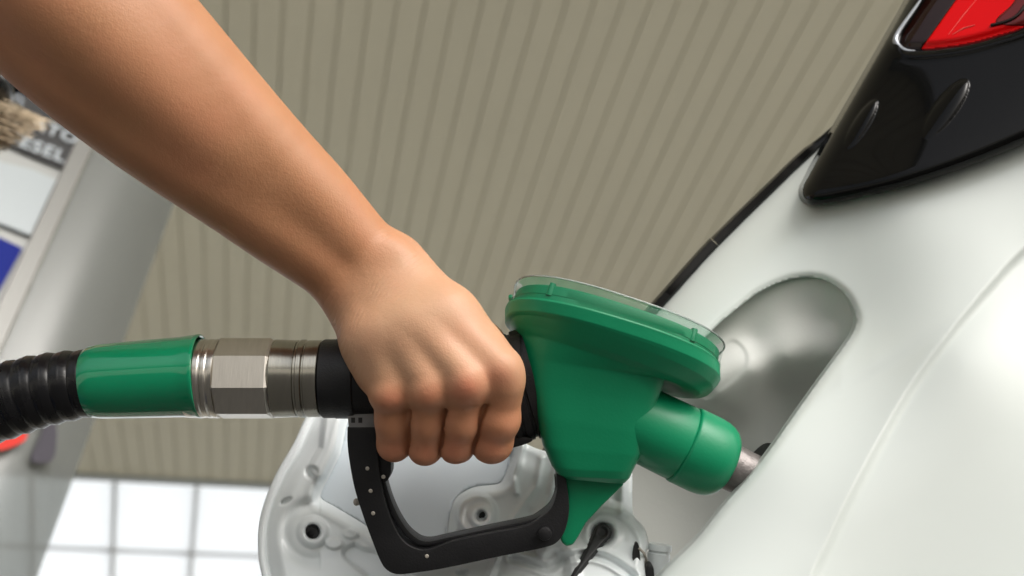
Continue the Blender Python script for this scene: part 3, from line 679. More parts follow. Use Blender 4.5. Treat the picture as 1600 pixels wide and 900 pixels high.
def zflap(X, Y):
    base = -135 + 0.10 * (X - 700) + 0.58 * (Y - 800)
    e = -poly_sdf(fl, X, Y)
    z = base + 4 * np.sqrt(np.clip(e, 0, 8) / 8)
    z = z - 7 * np.exp(-((e - 13) / 3.2) ** 2) * (X < 560)
    z = z + 15 * sst(14, 40, e) * sst(900, 700, X) + 10 * sst(700, 900, X)
    z = z - 10 * np.exp(-((np.hypot(X - 489, Y - 831) - 44) / 9) ** 2) * (X < 500)
    w_ = poly_sdf(win, X, Y); z = z - 30 * sst(7, -9, w_)
    z = z + 3 * np.exp(-((w_ - 11) / 5) ** 2)
    w3 = poly_sdf(win2, X, Y); z = z - 16 * sst(4, -4, w3)
    z = z + boss(X, Y, 489, 831, 27, 11, 14, 22)
    r2 = np.hypot(X - 744, Y - 803); z = z + 26 * sst(36, 27, r2) * sst(10, -3, -w_ * 0 + 0) * 1.0
    z = z + boss(X, Y, 752, 806, 22, 8, 9, 24)
    z = z - 8 * sst(1.2, .7, np.hypot((X - 447) / 9, (Y - 783 + (X - 447) * .5) / 4.5))
    z = z + 10 * sst(1.15, .7, np.hypot((X - 522) / 15, (Y - 849) / 9)) + 9 * sst(1.15, .7, np.hypot((X - 548) / 13, (Y - 834) / 8))
    z = z + 12 * sst(20, 8, line_dist([(520, 656), (515, 704), (498, 734)], X, Y)) - 6 * sst(13, 6, np.hypot(X - 487, Y - 738))
    for ln in ([(820, 690), (800, 742), (806, 770)], [(846, 716), (838, 760), (800, 812), (760, 905)], [(868, 730), (860, 775), (826, 830)], [(780, 868), (765, 905)]):
        z = z + 6.5 * np.exp(-(line_dist(ln, X, Y) / 4.5) ** 2)
    z = z - 6 * np.exp(-(np.hypot(X - 829, Y - 803) / 9) ** 2)
    hc = spline([(842, 812), (880, 795), (942, 786), (982, 800), (1006, 824), (1014, 850), (1008, 878), (1000, 960), (900, 960), (888, 880), (870, 860), (846, 866)], 6)
    h_ = poly_sdf(hc, X, Y); z = z + 22 * sst(9, -6, h_) + 4 * np.exp(-((h_ + 14) / 5) ** 2)
    z = z - 9 * np.exp(-(line_dist(zz1, X, Y) / 5) ** 2) + 5 * np.exp(-((line_dist(zz1, X, Y) - 10) / 4) ** 2)
    z = z - 14 * sst(21, 12, np.hypot(X - 941, Y - 834)) + 3 * np.exp(-((np.hypot(X - 941, Y - 834) - 25) / 5) ** 2)
    z = z + 10 * np.exp(-(line_dist([(972, 735), (972, 800)], X, Y) / 7) ** 2)
    z = z - 8 * sst(1.2, .8, np.hypot((X - 722) / 10, (Y - 894) / 5))
    return z
flap = empty('fuel_flap', u2w(at(1000, 880, -80)), parent=car)
relief('inner_frame', (395, 1020, 600, 1065), 2.0, zflap, lambda X, Y: poly_sdf(fl, X, Y), DOORP, flap, thick=14)
# window floors (the outer skin seen through the frame), shade put into their grey-blue colour
relief('skin_inside', (470, 820, 610, 880), 4.0, lambda X, Y: -147.6 + 0.10 * (X - 700) + 0.58 * (Y - 800) + 5 * np.cos((X - 640) / 120), lambda X, Y: poly_sdf(win, X, Y) + 7, DOORSHADE, flap, thick=4)
relief('lower_recess', (525, 710, 840, 950), 4.0, lambda X, Y: -132.5 + 0.10 * (X - 700) + 0.58 * (Y - 800), lambda X, Y: poly_sdf(win2, X, Y) + 3, DOORSHADE, flap, thick=4)
z_ = lambda x, y: float(zflap(np.array([x * 1.0]), np.array([y * 1.0]))[0])
lathe('rubber_stop', [(0, 9), (6, 12), (14, 13), (17, 11), (17, 6), (10, 5)], at(489, 831, z_(489, 831)), [-.05, -.03, 1], RUBBER, flap, seg=40)
lathe('hole_dark', [(0, 8), (0.2, 8.5), (2, 8)], at(756, 807, z_(752, 806)), [0, 0, 1], DARK, flap, seg=32)  # black disc painted in for the dark inside of the hole
zb1 = z_(941, 834)
def lev_sd(X, Y):
    t = np.clip(((X - 941) * -50 + (Y - 833) * 77) / (50 ** 2 + 77 ** 2), 0, 1)
    return np.hypot(X - 941 + 50 * t, Y - 833 - 77 * t) - (14.5 - 10.5 * t ** .8)
relief('release_lever', (865, 965, 805, 945), 1.6, lambda X, Y: -135 + 0.10 * (X - 700) + 0.58 * (Y - 800) + 38 + 7 * sst(0, 5, -lev_sd(X, Y)) - 4 * sst(10, 6, np.hypot(X - 941, Y - 832)), lev_sd, RUBBER, flap, thick=22)
extrude('hinge_slot', spline([(992, 848), (998, 852), (1000, 880), (994, 886), (988, 872)], 3), z_(996, 866) - 4, z_(996, 866) + 3, DARK, flap, bevel=0, zs=z_(996, 866))
tube('hinge_spring', [at(998, 856, z_(998, 860) + 8), at(1006, 864, z_(998, 860) + 10), at(1010, 876, -50), at(1006, 884, -54), at(1004, 900, -54), at(1000, 915, -56)], 2.2, SCREW, flap, seg=8)
lathe('hinge_barrel', [(0, 19), (4, 20), (10, 20), (11, 17), (14, 17), (15, 18.5), (90, 18.5)], at(1031, 850, -70), [-0.12, -1, 0.1], DOORP, flap, seg=40)
extrude('hinge_pin', spline([(1008, 884), (1014, 880), (1020, 886), (1020, 930), (1006, 930)], 3), -60, -30, RUBBER, flap, bevel=2, zs=-45)

# ================================================================== NOZZLE
noz = empty('fuel_nozzle', u2w(at(700, 592, 0)), 'green and black fuel nozzle with steel coupling, held by the hand in the car filler', 'fuel nozzle')
ax = [1, 0, 0]
cy = 591.5
# sleeve
s0 = at(134, 597, 0); s1 = at(312, 587.5, 0); sa = s1 - s0; Ls = np.linalg.norm(sa)
lathe('hose_sleeve', [(0, 40), (0, 46), (3, 52), (10, 56), (24, 58), (60, 59.5), (150, 62.5), (Ls - 3, 65), (Ls, 66), (Ls + 3, 65.5), (Ls + 4, 63), (Ls + 2, 61), (Ls - 60, 59)], s0, sa, GREENG, noz, seg=96, cap=False)
x_ = lambda x: x - 300
lathe('swivel_ring', [(x_(290), 50), (x_(294), 59), (x_(296), 61), (x_(322), 61.5), (x_(324), 60.2), (x_(326.5), 60.2), (x_(328), 61.5), (x_(333), 61.8), (x_(335), 60.5), (x_(340), 62), (x_(345), 61.5), (x_(346), 56)], at(300, cy, 0), ax, STEEL, noz, seg=96)
lathe('hex_nut', [(x_(343), 56), (x_(344), 61), (x_(347), 64), (x_(425), 64), (x_(429), 61), (x_(430), 55)], at(300, cy, 0), ax, STEELH, noz, seg=8, smooth=False, phase=math.radians(8))
lathe('coupling_band', [(x_(429), 55), (x_(429.5), 60), (x_(431), 61.3), (x_(437), 61), (x_(462), 60), (x_(466), 60.5), (x_(467), 58.5), (x_(470), 58.5), (x_(471.5), 61), (x_(478), 61), (x_(480), 58.5), (x_(482), 58.5), (x_(483), 60), (x_(502), 60), (x_(504), 58), (x_(505), 52)], at(300, cy, 0), ax, mat('nickel', (0.36, 0.345, 0.30), 0.2, metal=1.0, bump=(60, 0.1, (40, 1, 1)), var=(50, 0.2, (6, 1, 1))), noz, seg=96)
lathe('grip', [(x_(504), 52), (x_(505), 60), (x_(508), 61.5), (x_(525), 61.5), (x_(527), 62.5), (x_(556), 62.5), (x_(558), 60), (x_(600), 58), (x_(760), 60), (x_(790), 66), (x_(812), 74)], at(300, cy, 0), ax, GRIP, noz, seg=72)
ca = np.array([.96, .28, -.02])
lathe('collar', [(-34, 56), (-33, 80), (-28, 84), (-20, 84), (-19, 81), (-14, 81), (-13, 85), (-2, 86), (-1, 83), (3, 83), (4, 87), (46, 88), (48, 60)], at(815, 603, -4), ca, GRIP, noz, seg=96, zs=0.66)
for yy, zz_ in ((598, 82), (604, 83)): pass
# rows of short teeth under the grip where the guard meets it
extrude('latch_block', [(547, 643), (590, 643), (590, 665), (549, 665)], -26, 30, CLIPG, noz, bevel=2)
for xx in (556, 567): extrude('latch_slot', [(xx - 3, 649), (xx + 3, 649), (xx + 3, 657), (xx - 3, 657)], 29, 30.6, DARK, noz, bevel=0)
outer = spline([(547, 663), (547, 690), (551, 722), (558, 758), (571, 800), (588, 846), (597, 868), (606, 882), (622, 890), (650, 888), (700, 880), (780, 863), (850, 849), (872, 838), (884, 815), (888, 785), (884, 750), (880, 735)], 5, closed=False)
inner = spline([(868, 735), (869, 760), (862, 785), (846, 801), (820, 815), (770, 825), (710, 838), (672, 851), (648, 848), (630, 834), (616, 808), (606, 780), (598, 745), (594, 705), (592, 663)], 5, closed=False)
extrude('trigger_guard', np.vstack([outer, inner]), -30, 30, GRIP, noz, bevel=3.0, seg=3)
outer2 = spline([(594, 720), (600, 758), (610, 790), (624, 818), (640, 838), (662, 849), (700, 842), (770, 827), (826, 815), (852, 801)], 5, closed=False)
inner2 = outer2[::-1] + np.array([5, -7.0])
extrude('guard_lip', np.vstack([outer2, inner2]), -18, 18, GRIP, noz, bevel=1.5)
for sx, sy in ((574, 732), (579, 767), (583, 802), (667, 869), (599, 745)):
    sc_ = lathe('guard_screw', [(0, 3.2), (1.4, 3.0), (2.2, 1.8)], [*at(sx, sy, 30)[:2], 29.5] if sx != 599 else at(599, 745, 31), [0, 0, 1], SCREW, noz, seg=16)
lathe('guard_pin', [(0, 9), (10, 11), (13, 10), (15, 5)], [*at(851, 832, 30)[:2], 27], [0, 0, 1], GRIP, noz, seg=32)
lathe('side_stud', [(0, 5), (5, 6), (8, 4), (9, 1)], at(561, 784, 6), [-1, -.1, .1], SCREW, noz, seg=20)
extrude('trigger', spline([(590, 662), (640, 668), (740, 672), (822, 680), (824, 690), (760, 704), (670, 700), (625, 700), (614, 712), (613, 735), (606, 749), (597, 746), (588, 700)], 4), -22, 22, GRIP, noz, bevel=2.5)
extrude('trigger_pivot', [(866, 742), (880, 742), (884, 812), (872, 822)], -14, 14, RUBBER, noz, bevel=2)

# green splash guard body: continuous surface
Cg = at(956, 531, 0); mm = np.array([.95, -.314, 0]); th = math.radians(18)
nn = np.array([.314 * math.sin(th), .95 * math.sin(th), math.cos(th)]); kk = np.array([.314 * math.cos(th), .95 * math.cos(th), -math.sin(th)])
A_, B_ = 170.0, 114.0
def Lv(L_, R_, N_, p, dz=0.0): return (at(*L_, dz), at(*R_, dz), np.array(N_, float), p)
nB = nn * B_
lev = [Lv((791, 478), (1117, 578), nB * .985, 2.5), Lv((790, 480), (1119, 581), nB, 2.5), Lv((790, 498), (1120, 601), nB, 2.5), Lv((792, 500), (1117, 606), nB * .985, 2.5), Lv((797, 503), (1108, 616), nB * .94, 2.6),
       Lv((804, 514), (1088, 620), nB * .80 + [0, -8, 0], 2.8), Lv((811, 528), (1060, 612), [10, 14, 76], 3.3), Lv((818, 560), (1034, 592), [3, 4, 66], 4.6), Lv((826, 594), (1022, 628), [0, 0, 63], 5.5), Lv((837, 645), (1010, 672), [0, 0, 61], 6),
       Lv((847, 691), (999, 705), [0, 0, 57], 6), Lv((861, 724), (987, 730), [0, 0, 52], 5), Lv((870, 736), (982, 742), [0, 0, 47], 5), Lv((880, 742), (975, 750), [0, 0, 40], 5)]
rows_ = []
for i_ in range(len(lev) - 1):
    for t_ in (0.0, 0.1, 0.5, 0.9): rows_.append([lev[i_][k] * (1 - t_) + lev[i_ + 1][k] * t_ for k in range(4)])
rows_.append(list(lev[-1]))
V = []; Fc = []; seg = 160
for L_, R_, N_, p in rows_:
    for k in range(seg):
        t = 2 * math.pi * k / seg; c, s_ = math.cos(t), math.sin(t)
        V.append((L_ + R_) / 2 + (R_ - L_) / 2 * math.copysign(abs(c) ** (2 / p), c) + N_ * math.copysign(abs(s_) ** (2 / p), s_))
for i_ in range(len(rows_) - 1):
    for k in range(seg): Fc.append((i_ * seg + k, i_ * seg + (k + 1) % seg, (i_ + 1) * seg + (k + 1) % seg, (i_ + 1) * seg + k))
Fc += [tuple(range(seg)), tuple(range((len(rows_) - 1) * seg, len(rows_) * seg))]
guard = link('splash_guard', u2w(np.array(V)), Fc, GREEN, noz, sharp=50)
sc0 = at(1062, 691, 0); sd2 = np.array([.9, -.438, -.06]); sd2 /= np.linalg.norm(sd2)
lathe('spout_sleeve', [(-120, 50), (-60, 59.5), (2, 60.5), (3.5, 60), (4.5, 58.8), (5.5, 60.5), (7, 62), (10, 62.6), (45, 62.6), (58, 61.4), (68, 58.5), (76, 54), (82, 48), (85, 42), (86, 36)], sc0, sd2, GREEN, noz, seg=96, sharp=60)
extrude('guard_tab', [(880, 738), (975, 744), (972, 755), (940, 786), (914, 814), (903, 834), (895, 847), (884, 850), (876, 843), (874, 830), (883, 804), (886, 772)], -20, 20, GREEN, noz, bevel=4, seg=3)
lathe('spout', [(60, 30), (86, 36), (90, 36.5), (150, 35.5), (330, 35), (332, 31), (240, 30)], sc0, sd2, SPOUTM, noz, seg=64, cap=False)
# clear lid with a green insert below it
def super_loft(name, rows, m, top=True, p=2.5):
    V = []; Fc = []; seg = 120
    for sc, h in rows:
        for k in range(seg):
            t = 2 * math.pi * k / seg; c, s_ = math.cos(t), math.sin(t)
            a = A_ * sc * math.copysign(abs(c) ** (2 / p), c); b = B_ * sc * math.copysign(abs(s_) ** (2 / p), s_)
            V.append(Cg + mm * a + nn * b + kk * h)
    n = len(rows)
    for i in range(n - 1):
        for k in range(seg): Fc.append((i * seg + k, i * seg + (k + 1) % seg, (i + 1) * seg + (k + 1) % seg, (i + 1) * seg + k))
    if top: Fc.append(tuple(range((n - 1) * seg, n * seg)))
    return link(name, u2w(np.array(V)), Fc, m, noz, sharp=35)
super_loft('lid_insert', [(0.975, 0.0), (0.97, 9), (0.975, 10), (0.97, 23), (0.955, 25)], GREEN)
super_loft('clear_lid', [(1.0, 0.5), (1.012, 1), (1.012, 4), (1.0, 5), (0.995, 30), (0.99, 32), (1.0, 32.5), (1.0, 36), (0.985, 37.5), (0.95, 38)], CLEAR)
V = []
for k in range(121):
    t = 2 * math.pi * k / 120; c, s_ = math.cos(t), math.sin(t)
    V.append(Cg + mm * A_ * .998 * math.copysign(abs(c) ** .8, c) + nn * B_ * .998 * math.copysign(abs(s_) ** .8, s_) + kk * 36)
tube('lid_edge_glint', np.array(V), 1.5, clear_mat('clear_edge_glint', (0.95, 0.97, 0.96), 0.35, 1.0, base=(0.6, 0.68, 0.65), rough=0.05), noz, seg=8, close=False)  # whitish ring put in as the bright highlight on the lid rim
for ang in (2.3, .95):
    c, s_ = math.cos(ang), math.sin(ang); a = A_ * .95 * math.copysign(abs(c) ** .8, c); b = B_ * .95 * math.copysign(abs(s_) ** .8, s_)
    p = Cg + mm * a + nn * b
    tube('lid_lug', np.array([p + kk * 8, p + kk * 16, p + kk * 28]), [6, 6, 5], GREEN, noz, seg=12)
lathe('rim_pin', [(0, 5), (3, 5.5), (6, 4)], Cg - mm * (A_ - 2) + kk * 14, [-1, 0, 0.1], GREEN, noz, seg=14)

# hose: a thing of its own
hose = empty('fuel_hose', u2w(at(60, 615, 0)), 'ribbed black rubber hose running left from the green sleeve of the nozzle', 'hose')
hp = spline([(150, 597), (100, 604), (50, 614), (0, 630), (-60, 652), (-140, 690), (-260, 770), (-360, 900), (-420, 1100)], 30, closed=False)
zs_ = np.interp(np.arange(len(hp)), [0, 90, 150, len(hp) - 1], [0, 5, 0, -200])
pth = np.array([at(x, y, z) for (x, y), z in zip(hp, zs_)])
cumh = np.r_[0, np.cumsum(np.linalg.norm(np.diff(pth, axis=0), axis=1))]
tt = np.arange(0, cumh[-1], 1.6); pth2 = np.stack([np.interp(tt, cumh, pth[:, k]) for k in range(3)], -1)
for _ in range(6): pth2[1:-1] = (pth2[:-2] + pth2[1:-1] * 2 + pth2[2:]) / 4
ph = (tt % 27) / 27
rr = 57.5 * (0.925 + 0.075 * np.clip(np.abs(np.sin(math.pi * ph)) ** 0.45, 0, 1)) + 0.8 * np.exp(-((ph - .5) / .05) ** 2)
rr = rr * np.interp(tt, [0, 30, 120, 500], [0.9, 0.95, 1.03, 1.03])
tube('hose_tube', pth2, rr, HOSEM, hose, seg=56)
pe = u2w(pth2[-1]); pt = [pe, pe + (u2w(pth2[-1]) - u2w(pth2[-6])) * 12, (pb + pe) / 2 * np.array([1, 1, 0]) + np.array([0, 0, 0.25]), pb + np.array([-.1, -.02, 0.6])]
tube('hose_tail', spline(pt, 12, closed=False), 0.0185, HOSEM, hose, world=True, seg=20)

# ================================================================== PERSON
person = empty('person', (-0.72, 0.85, 0), 'blonde person in sunglasses at the left, bare tanned forearm reaching out, gripping the nozzle', 'person')
def rng(*segs):
    out = []
    for a, b, s_ in segs: out += list(np.arange(a, b, s_))
    return np.array(out)
fh = Field(rng((-1150, -560, 6), (-560, -300, 4.5), (-300, 40, 2.7)), rng((-300, 90, 2.7), (90, 300, 4.5), (300, 720, 6)), rng((-260, -150, 5), (-150, 190, 2.7), (190, 380, 5)))
# forearm: two bones' worth of flesh; lower-left (ulnar) and upper-right (radial) masses
def pt3(px, py, z): return at(px, py, z)
secs = [(583, 443, 10, 74), (540, 400, 18, 77), (480, 345, 32, 90), (410, 284, 52, 103), (283, 172, 92, 128), (170, 66, 125, 146), (60, -40, 150, 152), (-30, -125, 160, 140)]
secs = [tuple(q) for q in spline(secs, 4, closed=False)]
for i in range(len(secs) - 1):
    (x0, y0, z0, h0), (x1, y1, z1, h1_) = secs[i], secs[i + 1]
    d = np.array([x1 - x0, y1 - y0], float); d /= np.linalg.norm(d); pr = np.array([d[1], -d[0]])      # towards upper right? fixed below
    if pr[0] < 0: pr = -pr
    fz = float(np.interp(x0, [150, 300, 470, 560], [14, 6, -10, -14]))
    for sgn_, fr, rr_, dz in ((1, .30, .69, 0), (-1, .36, .62, 2), (0, 0, .72, fz)):
        f0 = (F - z0) / F; f1 = (F - z1) / F
        a = pt3(x0 + pr[0] * sgn_ * fr * h0, y0 + pr[1] * sgn_ * fr * h0, z0 + dz * h0 / 100); b = pt3(x1 + pr[0] * sgn_ * fr * h1_, y1 + pr[1] * sgn_ * fr * h1_, z1 + dz * h1_ / 100)
        fh.cone(a, b, h0 * f0 * rr_, h1_ * f1 * rr_, 13)
# upper arm stub towards the shoulder (rest is in the coarse body)
el = pt3(-30, -125, 150); shw = np.array([-.31, .58, 1.33]); sh = w2u(shw)
fh.cone(el, el + (sh - el) * 0.45, 132, 125, 40)
# hand back: metacarpals fan from the wrist to four knuckles
wr = [(556, 452, 2), (574, 442, 10), (596, 428, 10), (620, 418, 0)]
mc = [(612, 612, 90, 31), (670, 606, 108, 32), (728, 594, 118, 34), (778, 574, 102, 35)]
for (wx, wy, wz), (kx, ky, kz, kr) in zip(wr, mc):
    mid = ((wx + kx) / 2 + (kx - 690) * 0.03, (wy + ky) / 2, (wz + kz) / 2 + 16)
    fh.cone(pt3(wx, wy, wz), pt3(*mid), 46, 42, 34); fh.cone(pt3(*mid), pt3(kx, ky, kz), 42, kr, 30)
# heel of the hand / little-finger side, and web towards the thumb
fh.cone(pt3(566, 470, 0), pt3(600, 580, 50), 42, 40, 30)
fh.cone(pt3(590, 500, 0), pt3(640, 560, 40), 50, 44, 30)
fh.cone(pt3(640, 470, -10), pt3(745, 555, 55), 52, 44, 30)
fh.cone(pt3(655, 470, -10), pt3(752, 540, -20), 46, 40, 28)
# wrist bone and tendons
fh.add(ell_fn(pt3(612, 404, 42), (24, 22, 16)), pt3(618, 402, 42) - 34, pt3(618, 402, 42) + 34, 26)
for (wx, wy, wz), (kx, ky, kz, kr) in zip(wr, mc):
    fh.cone(pt3(kx * .55 + wx * .45, ky * .55 + wy * .45, (kz * .55 + wz * .45) + 44), pt3(kx, ky - 6, kz + kr - 12), 9, 13, 22)
# knuckle heads
for (kx, ky, kz, kr), dx in zip(mc, (-3, 0, 2, 8)):
    c = pt3(kx + dx, ky + 6, kz + 5); fh.add(ell_fn(c, (kr * .86, kr * .80, kr * 1.0)), c - 40, c + 40, 11)
# fingers
fing = [[(612, 618, 92, 27), (616, 694, 50, 26.5), (624, 692, 8, 24), (632, 650, -52, 21)],
        [(669, 614, 108, 27), (664, 699, 60, 27), (668, 700, 8, 24.5), (674, 655, -62, 21.5)],
        [(728, 608, 116, 28), (712, 695, 64, 28), (716, 697, 8, 26), (722, 655, -66, 22.5)],
        [(788, 602, 104, 30), (768, 690, 60, 33), (770, 694, 8, 29), (768, 655, -62, 24)]]
def kf(X, Y, Z): return (2.0 + 13.0 * np.clip((Y + 190) / 22, 0, 1) + 0 * X + 0 * Z).astype(np.float32)
for ch in fing:
    g_ = Field(*[a for a in (fh.ax[0][-180:], fh.ax[1][:190], fh.ax[2])])
    for a, b in zip(ch[:-1], ch[1:]): g_.cone(pt3(*a[:3]), pt3(*b[:3]), a[3], b[3], 4)
    mid_ = pt3((ch[0][0] + ch[1][0]) / 2 + 1, 655, (ch[0][2] + ch[1][2]) / 2 + 2); g_.add(ell_fn(mid_, (ch[1][3] * 1.02, 34, ch[1][3] * 1.04)), mid_ - 36, mid_ + 36, 8)
    X = g_.ax[0][:, None, None]; Y = g_.ax[1][None, :, None]; Z = g_.ax[2][None, None, :]
    sub = fh.F[-180:, :190, :]; sub[:] = Field.smin(sub, g_.F, kf(X, Y, Z))
# thumb round the far side
for a, b in zip([(700, 500, -45, 40), (738, 560, -98, 31), (724, 612, -112, 26)], [(738, 560, -98, 31), (724, 612, -112, 26), (700, 648, -92, 22)]):
    fh.cone(pt3(*a[:3]), pt3(*b[:3]), a[3], b[3], 14)
# hollow line along the forearm between the muscles, creases of the wrist
def groove(pts, r, dep, k):
    for a, b in zip(pts[:-1], pts[1:]): fh.cut(cone_fn(np.array(pt3(*a)), np.array(pt3(*b)), r, r), np.minimum(pt3(*a), pt3(*b)) - r, np.maximum(pt3(*a), pt3(*b)) + r, k)
for ln in ([(644, 640, 108), (643, 664, 98), (641, 690, 80), (640, 716, 60)], [(699, 634, 118), (697, 660, 106), (692, 690, 88), (687, 718, 66)], [(758, 632, 118), (750, 660, 104), (742, 690, 84), (737, 720, 62)]):
    groove([(a_, b_, c_ - 3) for a_, b_, c_ in ln], 4.4, 0, 2.5)
V, Fq = fh.mesh()
# coarse body in world metres (head, neck, torso, legs)
fb = Field(np.arange(-1.15, -.05, .011), np.arange(.3, 1.25, .011), np.arange(0.0, 1.75, .011))
def bc(a, b, ra, rb, k=.04, F_=None):
    a, b = np.array(a, float), np.array(b, float); fld = F_ or fb; r = max(ra, rb) + k * 1.3 + .03
    sl, X, Y, Z = fld.block(np.minimum(a, b) - r, np.maximum(a, b) + r); fld.F[sl] = Field.smin(fld.F[sl], cone_fn(a, b, ra, rb)(X, Y, Z), k)
elw = u2w(el); HC = np.array([-.362, .828, 1.523]); NB = np.array([-.43, .78, 1.36]); SHR = np.array([-.34, .60, 1.34]); SHL = np.array([-.45, .95, 1.29]); CH = np.array([-.50, .79, 1.20]); PL = np.array([-.76, .85, .93])
bc(elw, SHR, .040, .050); bc(SHR, NB, .055, .055); bc(SHL, NB, .055, .055); bc(SHR, SHL, .06, .06)
bc(NB, HC + [-.02, 0, -.03], .055, .055); bc(CH + [0, -.07, 0], PL + [0, -.07, .02], .12, .11, .08); bc(CH + [0, .07, 0], PL + [0, .07, .02], .12, .11, .08); bc(NB + [-.03, 0, -.05], CH, .10, .12, .08)
bc(SHL, [-.62, 1.08, 1.05], .048, .04); bc([-.62, 1.08, 1.05], [-.55, 1.05, .84], .038, .028); bc([-.55, 1.05, .84], [-.53, 1.03, .76], .03, .026)
for k in range(4): bc([-.54 + .018 * (k - 1.5), 1.03, .77], [-.53 + .02 * (k - 1.5), 1.02, .69], .010, .008, .006)
bc([-.535, 1.0, .80], [-.52, .975, .73], .011, .009, .006)
for sy in (-1, 1):
    bc(PL + [0, .09 * sy, -.03], [-.70, .85 + .11 * sy, .50], .09, .06, .06); bc([-.70, .85 + .11 * sy, .50], [-.78, .85 + .12 * sy, .08], .06, .04, .04); bc([-.78, .85 + .12 * sy, .05], [-.60, .85 + .13 * sy, .035], .035, .03, .03)
# head facing towards +x and down
fw = np.array([.80, -.28, -.53]); fw /= np.linalg.norm(fw); upv = np.array([.45, 0, .89]); upv -= fw * (upv @ fw); upv /= np.linalg.norm(upv); sdv = np.cross(upv, fw)
Hm = [fw, sdv, upv]
def hp_(f_, s_, u_): return HC + fw * f_ + sdv * s_ + upv * u_
def hadd(c, r, k=.015):
    sl, X, Y, Z = fb.block(c - max(r) - .05, c + max(r) + .05); fb.F[sl] = Field.smin(fb.F[sl], ell_fn(c, r, Hm)(X, Y, Z), k)
hadd(hp_(-.01, 0, .03), (.092, .073, .085)); hadd(hp_(.025, 0, -.035), (.062, .055, .075), .02); hadd(hp_(.065, 0, -.085), (.022, .022, .018), .02)
bc(hp_(.085, 0, .005), hp_(.108, 0, -.03), .008, .013, .012); hadd(hp_(.088, 0, -.058), (.012, .022, .007), .006); hadd(hp_(.087, 0, -.07), (.011, .020, .007), .006)
for s_ in (-1, 1): hadd(hp_(-.01, .074 * s_, -.01), (.016, .007, .028), .006); hadd(hp_(.078, .03 * s_, .005), (.012, .013, .012), .006)
V2, F2 = fb.mesh()
Vw = np.vstack([u2w(V), V2]); Fw = np.vstack([Fq, F2 + len(V)])
bodyo = link_fast('person_body', Vw, Fw, SKIN, person)
me = bodyo.data; nV = len(me.vertices); cov = np.zeros(nV * 3, np.float32); me.vertices.foreach_get('co', cov); W_ = cov.reshape(-1, 3) + np.array(wl(bodyo.parent))
U = w2u(W_); sc = F / (F - U[:, 2]); PX = 800 + U[:, 0] * sc; PY = 450 - U[:, 1] * sc
armd = np.array([-.76, -.65]); al = (PX - 583) * armd[0] + (PY - 443) * armd[1]; ac = (PX - 583) * 0.65 - (PY - 443) * 0.76
near = U[:, 2] > -300
red = np.zeros(nV)
for (kx, ky, kz, kr), wt in zip(mc, (.55, .42, .6, .4)):
    red = np.maximum(red, wt * np.exp(-(((PX - kx) / 24) ** 2 + ((PY - ky - 14) / 22) ** 2)))
for ch in fing: red = np.maximum(red, .5 * np.exp(-(((PX - ch[1][0]) / 26) ** 2 + ((PY - ch[1][1] - 8) / 26) ** 2)))
red = np.where(near, np.maximum(red, .18 * sst(600, 660, PY)), .1)
wri = np.where(near, np.exp(-((al - 4) / 62) ** 2) * 0.75 + .9 * np.exp(-(((PX - 545) / 34) ** 2 + ((PY - 540) / 55) ** 2)), 0)
for ch in fing: wri = np.maximum(wri, near * .8 * np.exp(-(((PX - ch[1][0]) / 24) ** 2 + ((PY - ch[1][1] - 6) / 12) ** 2)))
pale = np.where(near, .75 * sst(60, -60, al) * sst(640, 560, PY), .3)
alg = al * 0.45 + ac * ac * 0.0009 + 0.0 * PY; alg = np.where(near & (PY > 640), PY * 0.75, alg)
for nm, arr in (('redness', red), ('wrinkle', wri), ('along', alg), ('pale', pale)):
    a = me.attributes.new(nm, 'FLOAT', 'POINT'); a.data.foreach_set('value', arr.astype(np.float32))
# hair, sunglasses, clothes, shoes
fhair = Field(np.arange(-.62, -.08, .006), np.arange(.62, 1.04, .006), np.arange(1.15, 1.72, .006))
def hh(c, r, k=.015):
    sl, X, Y, Z = fhair.block(c - max(r) - .05, c + max(r) + .05); fhair.F[sl] = Field.smin(fhair.F[sl], ell_fn(c, r, Hm)(X, Y, Z), k)
hh(hp_(-.022, 0, .042), (.098, .086, .094))
V, Fq = fhair.mesh(); hair_o = link_fast('hair', V, Fq, HAIR, person)
SV = []; SF = []
def strand(p0, p1, p2, r0):
    base = len(SV); n_ = 9; off = np.random.normal(0, .002, 3)
    for i in range(n_):
        t = i / (n_ - 1); p = (1 - t) ** 2 * p0 + 2 * t * (1 - t) * (p1 + off) + t * t * p2; q = r0 * (1 - .6 * t)
        for a_, b_ in ((1, 0), (-.5, .87), (-.5, -.87)): SV.append(p + np.array([a_ * q, b_ * q * .4, b_ * q]))
    for i in range(n_ - 1):
        for k in range(3): SF.append((base + i * 3 + k, base + i * 3 + (k + 1) % 3, base + (i + 1) * 3 + (k + 1) % 3, base + (i + 1) * 3 + k))
dpx = lambda x, y, d: u2w(at(x, y, F - d / S))
for k in range(420):                     # blond strands blown across the cheek
    t = random.random(); e = np.array([84 - 80 * t, 186 + 50 * t ** .8]) + np.random.normal(0, [4, 3]) - np.array([abs(random.gauss(0, 22)), 0]); st_ = np.array([-70 + 40 * random.random(), 150 + 70 * t + random.gauss(0, 8)])
    d0 = random.uniform(1.03, 1.10); strand(dpx(*st_, d0), dpx(*(st_ * .5 + e * .5 + [0, -10 + 12 * t]), d0 - .02), dpx(*e, d0 - .02), random.uniform(.0006, .0013))
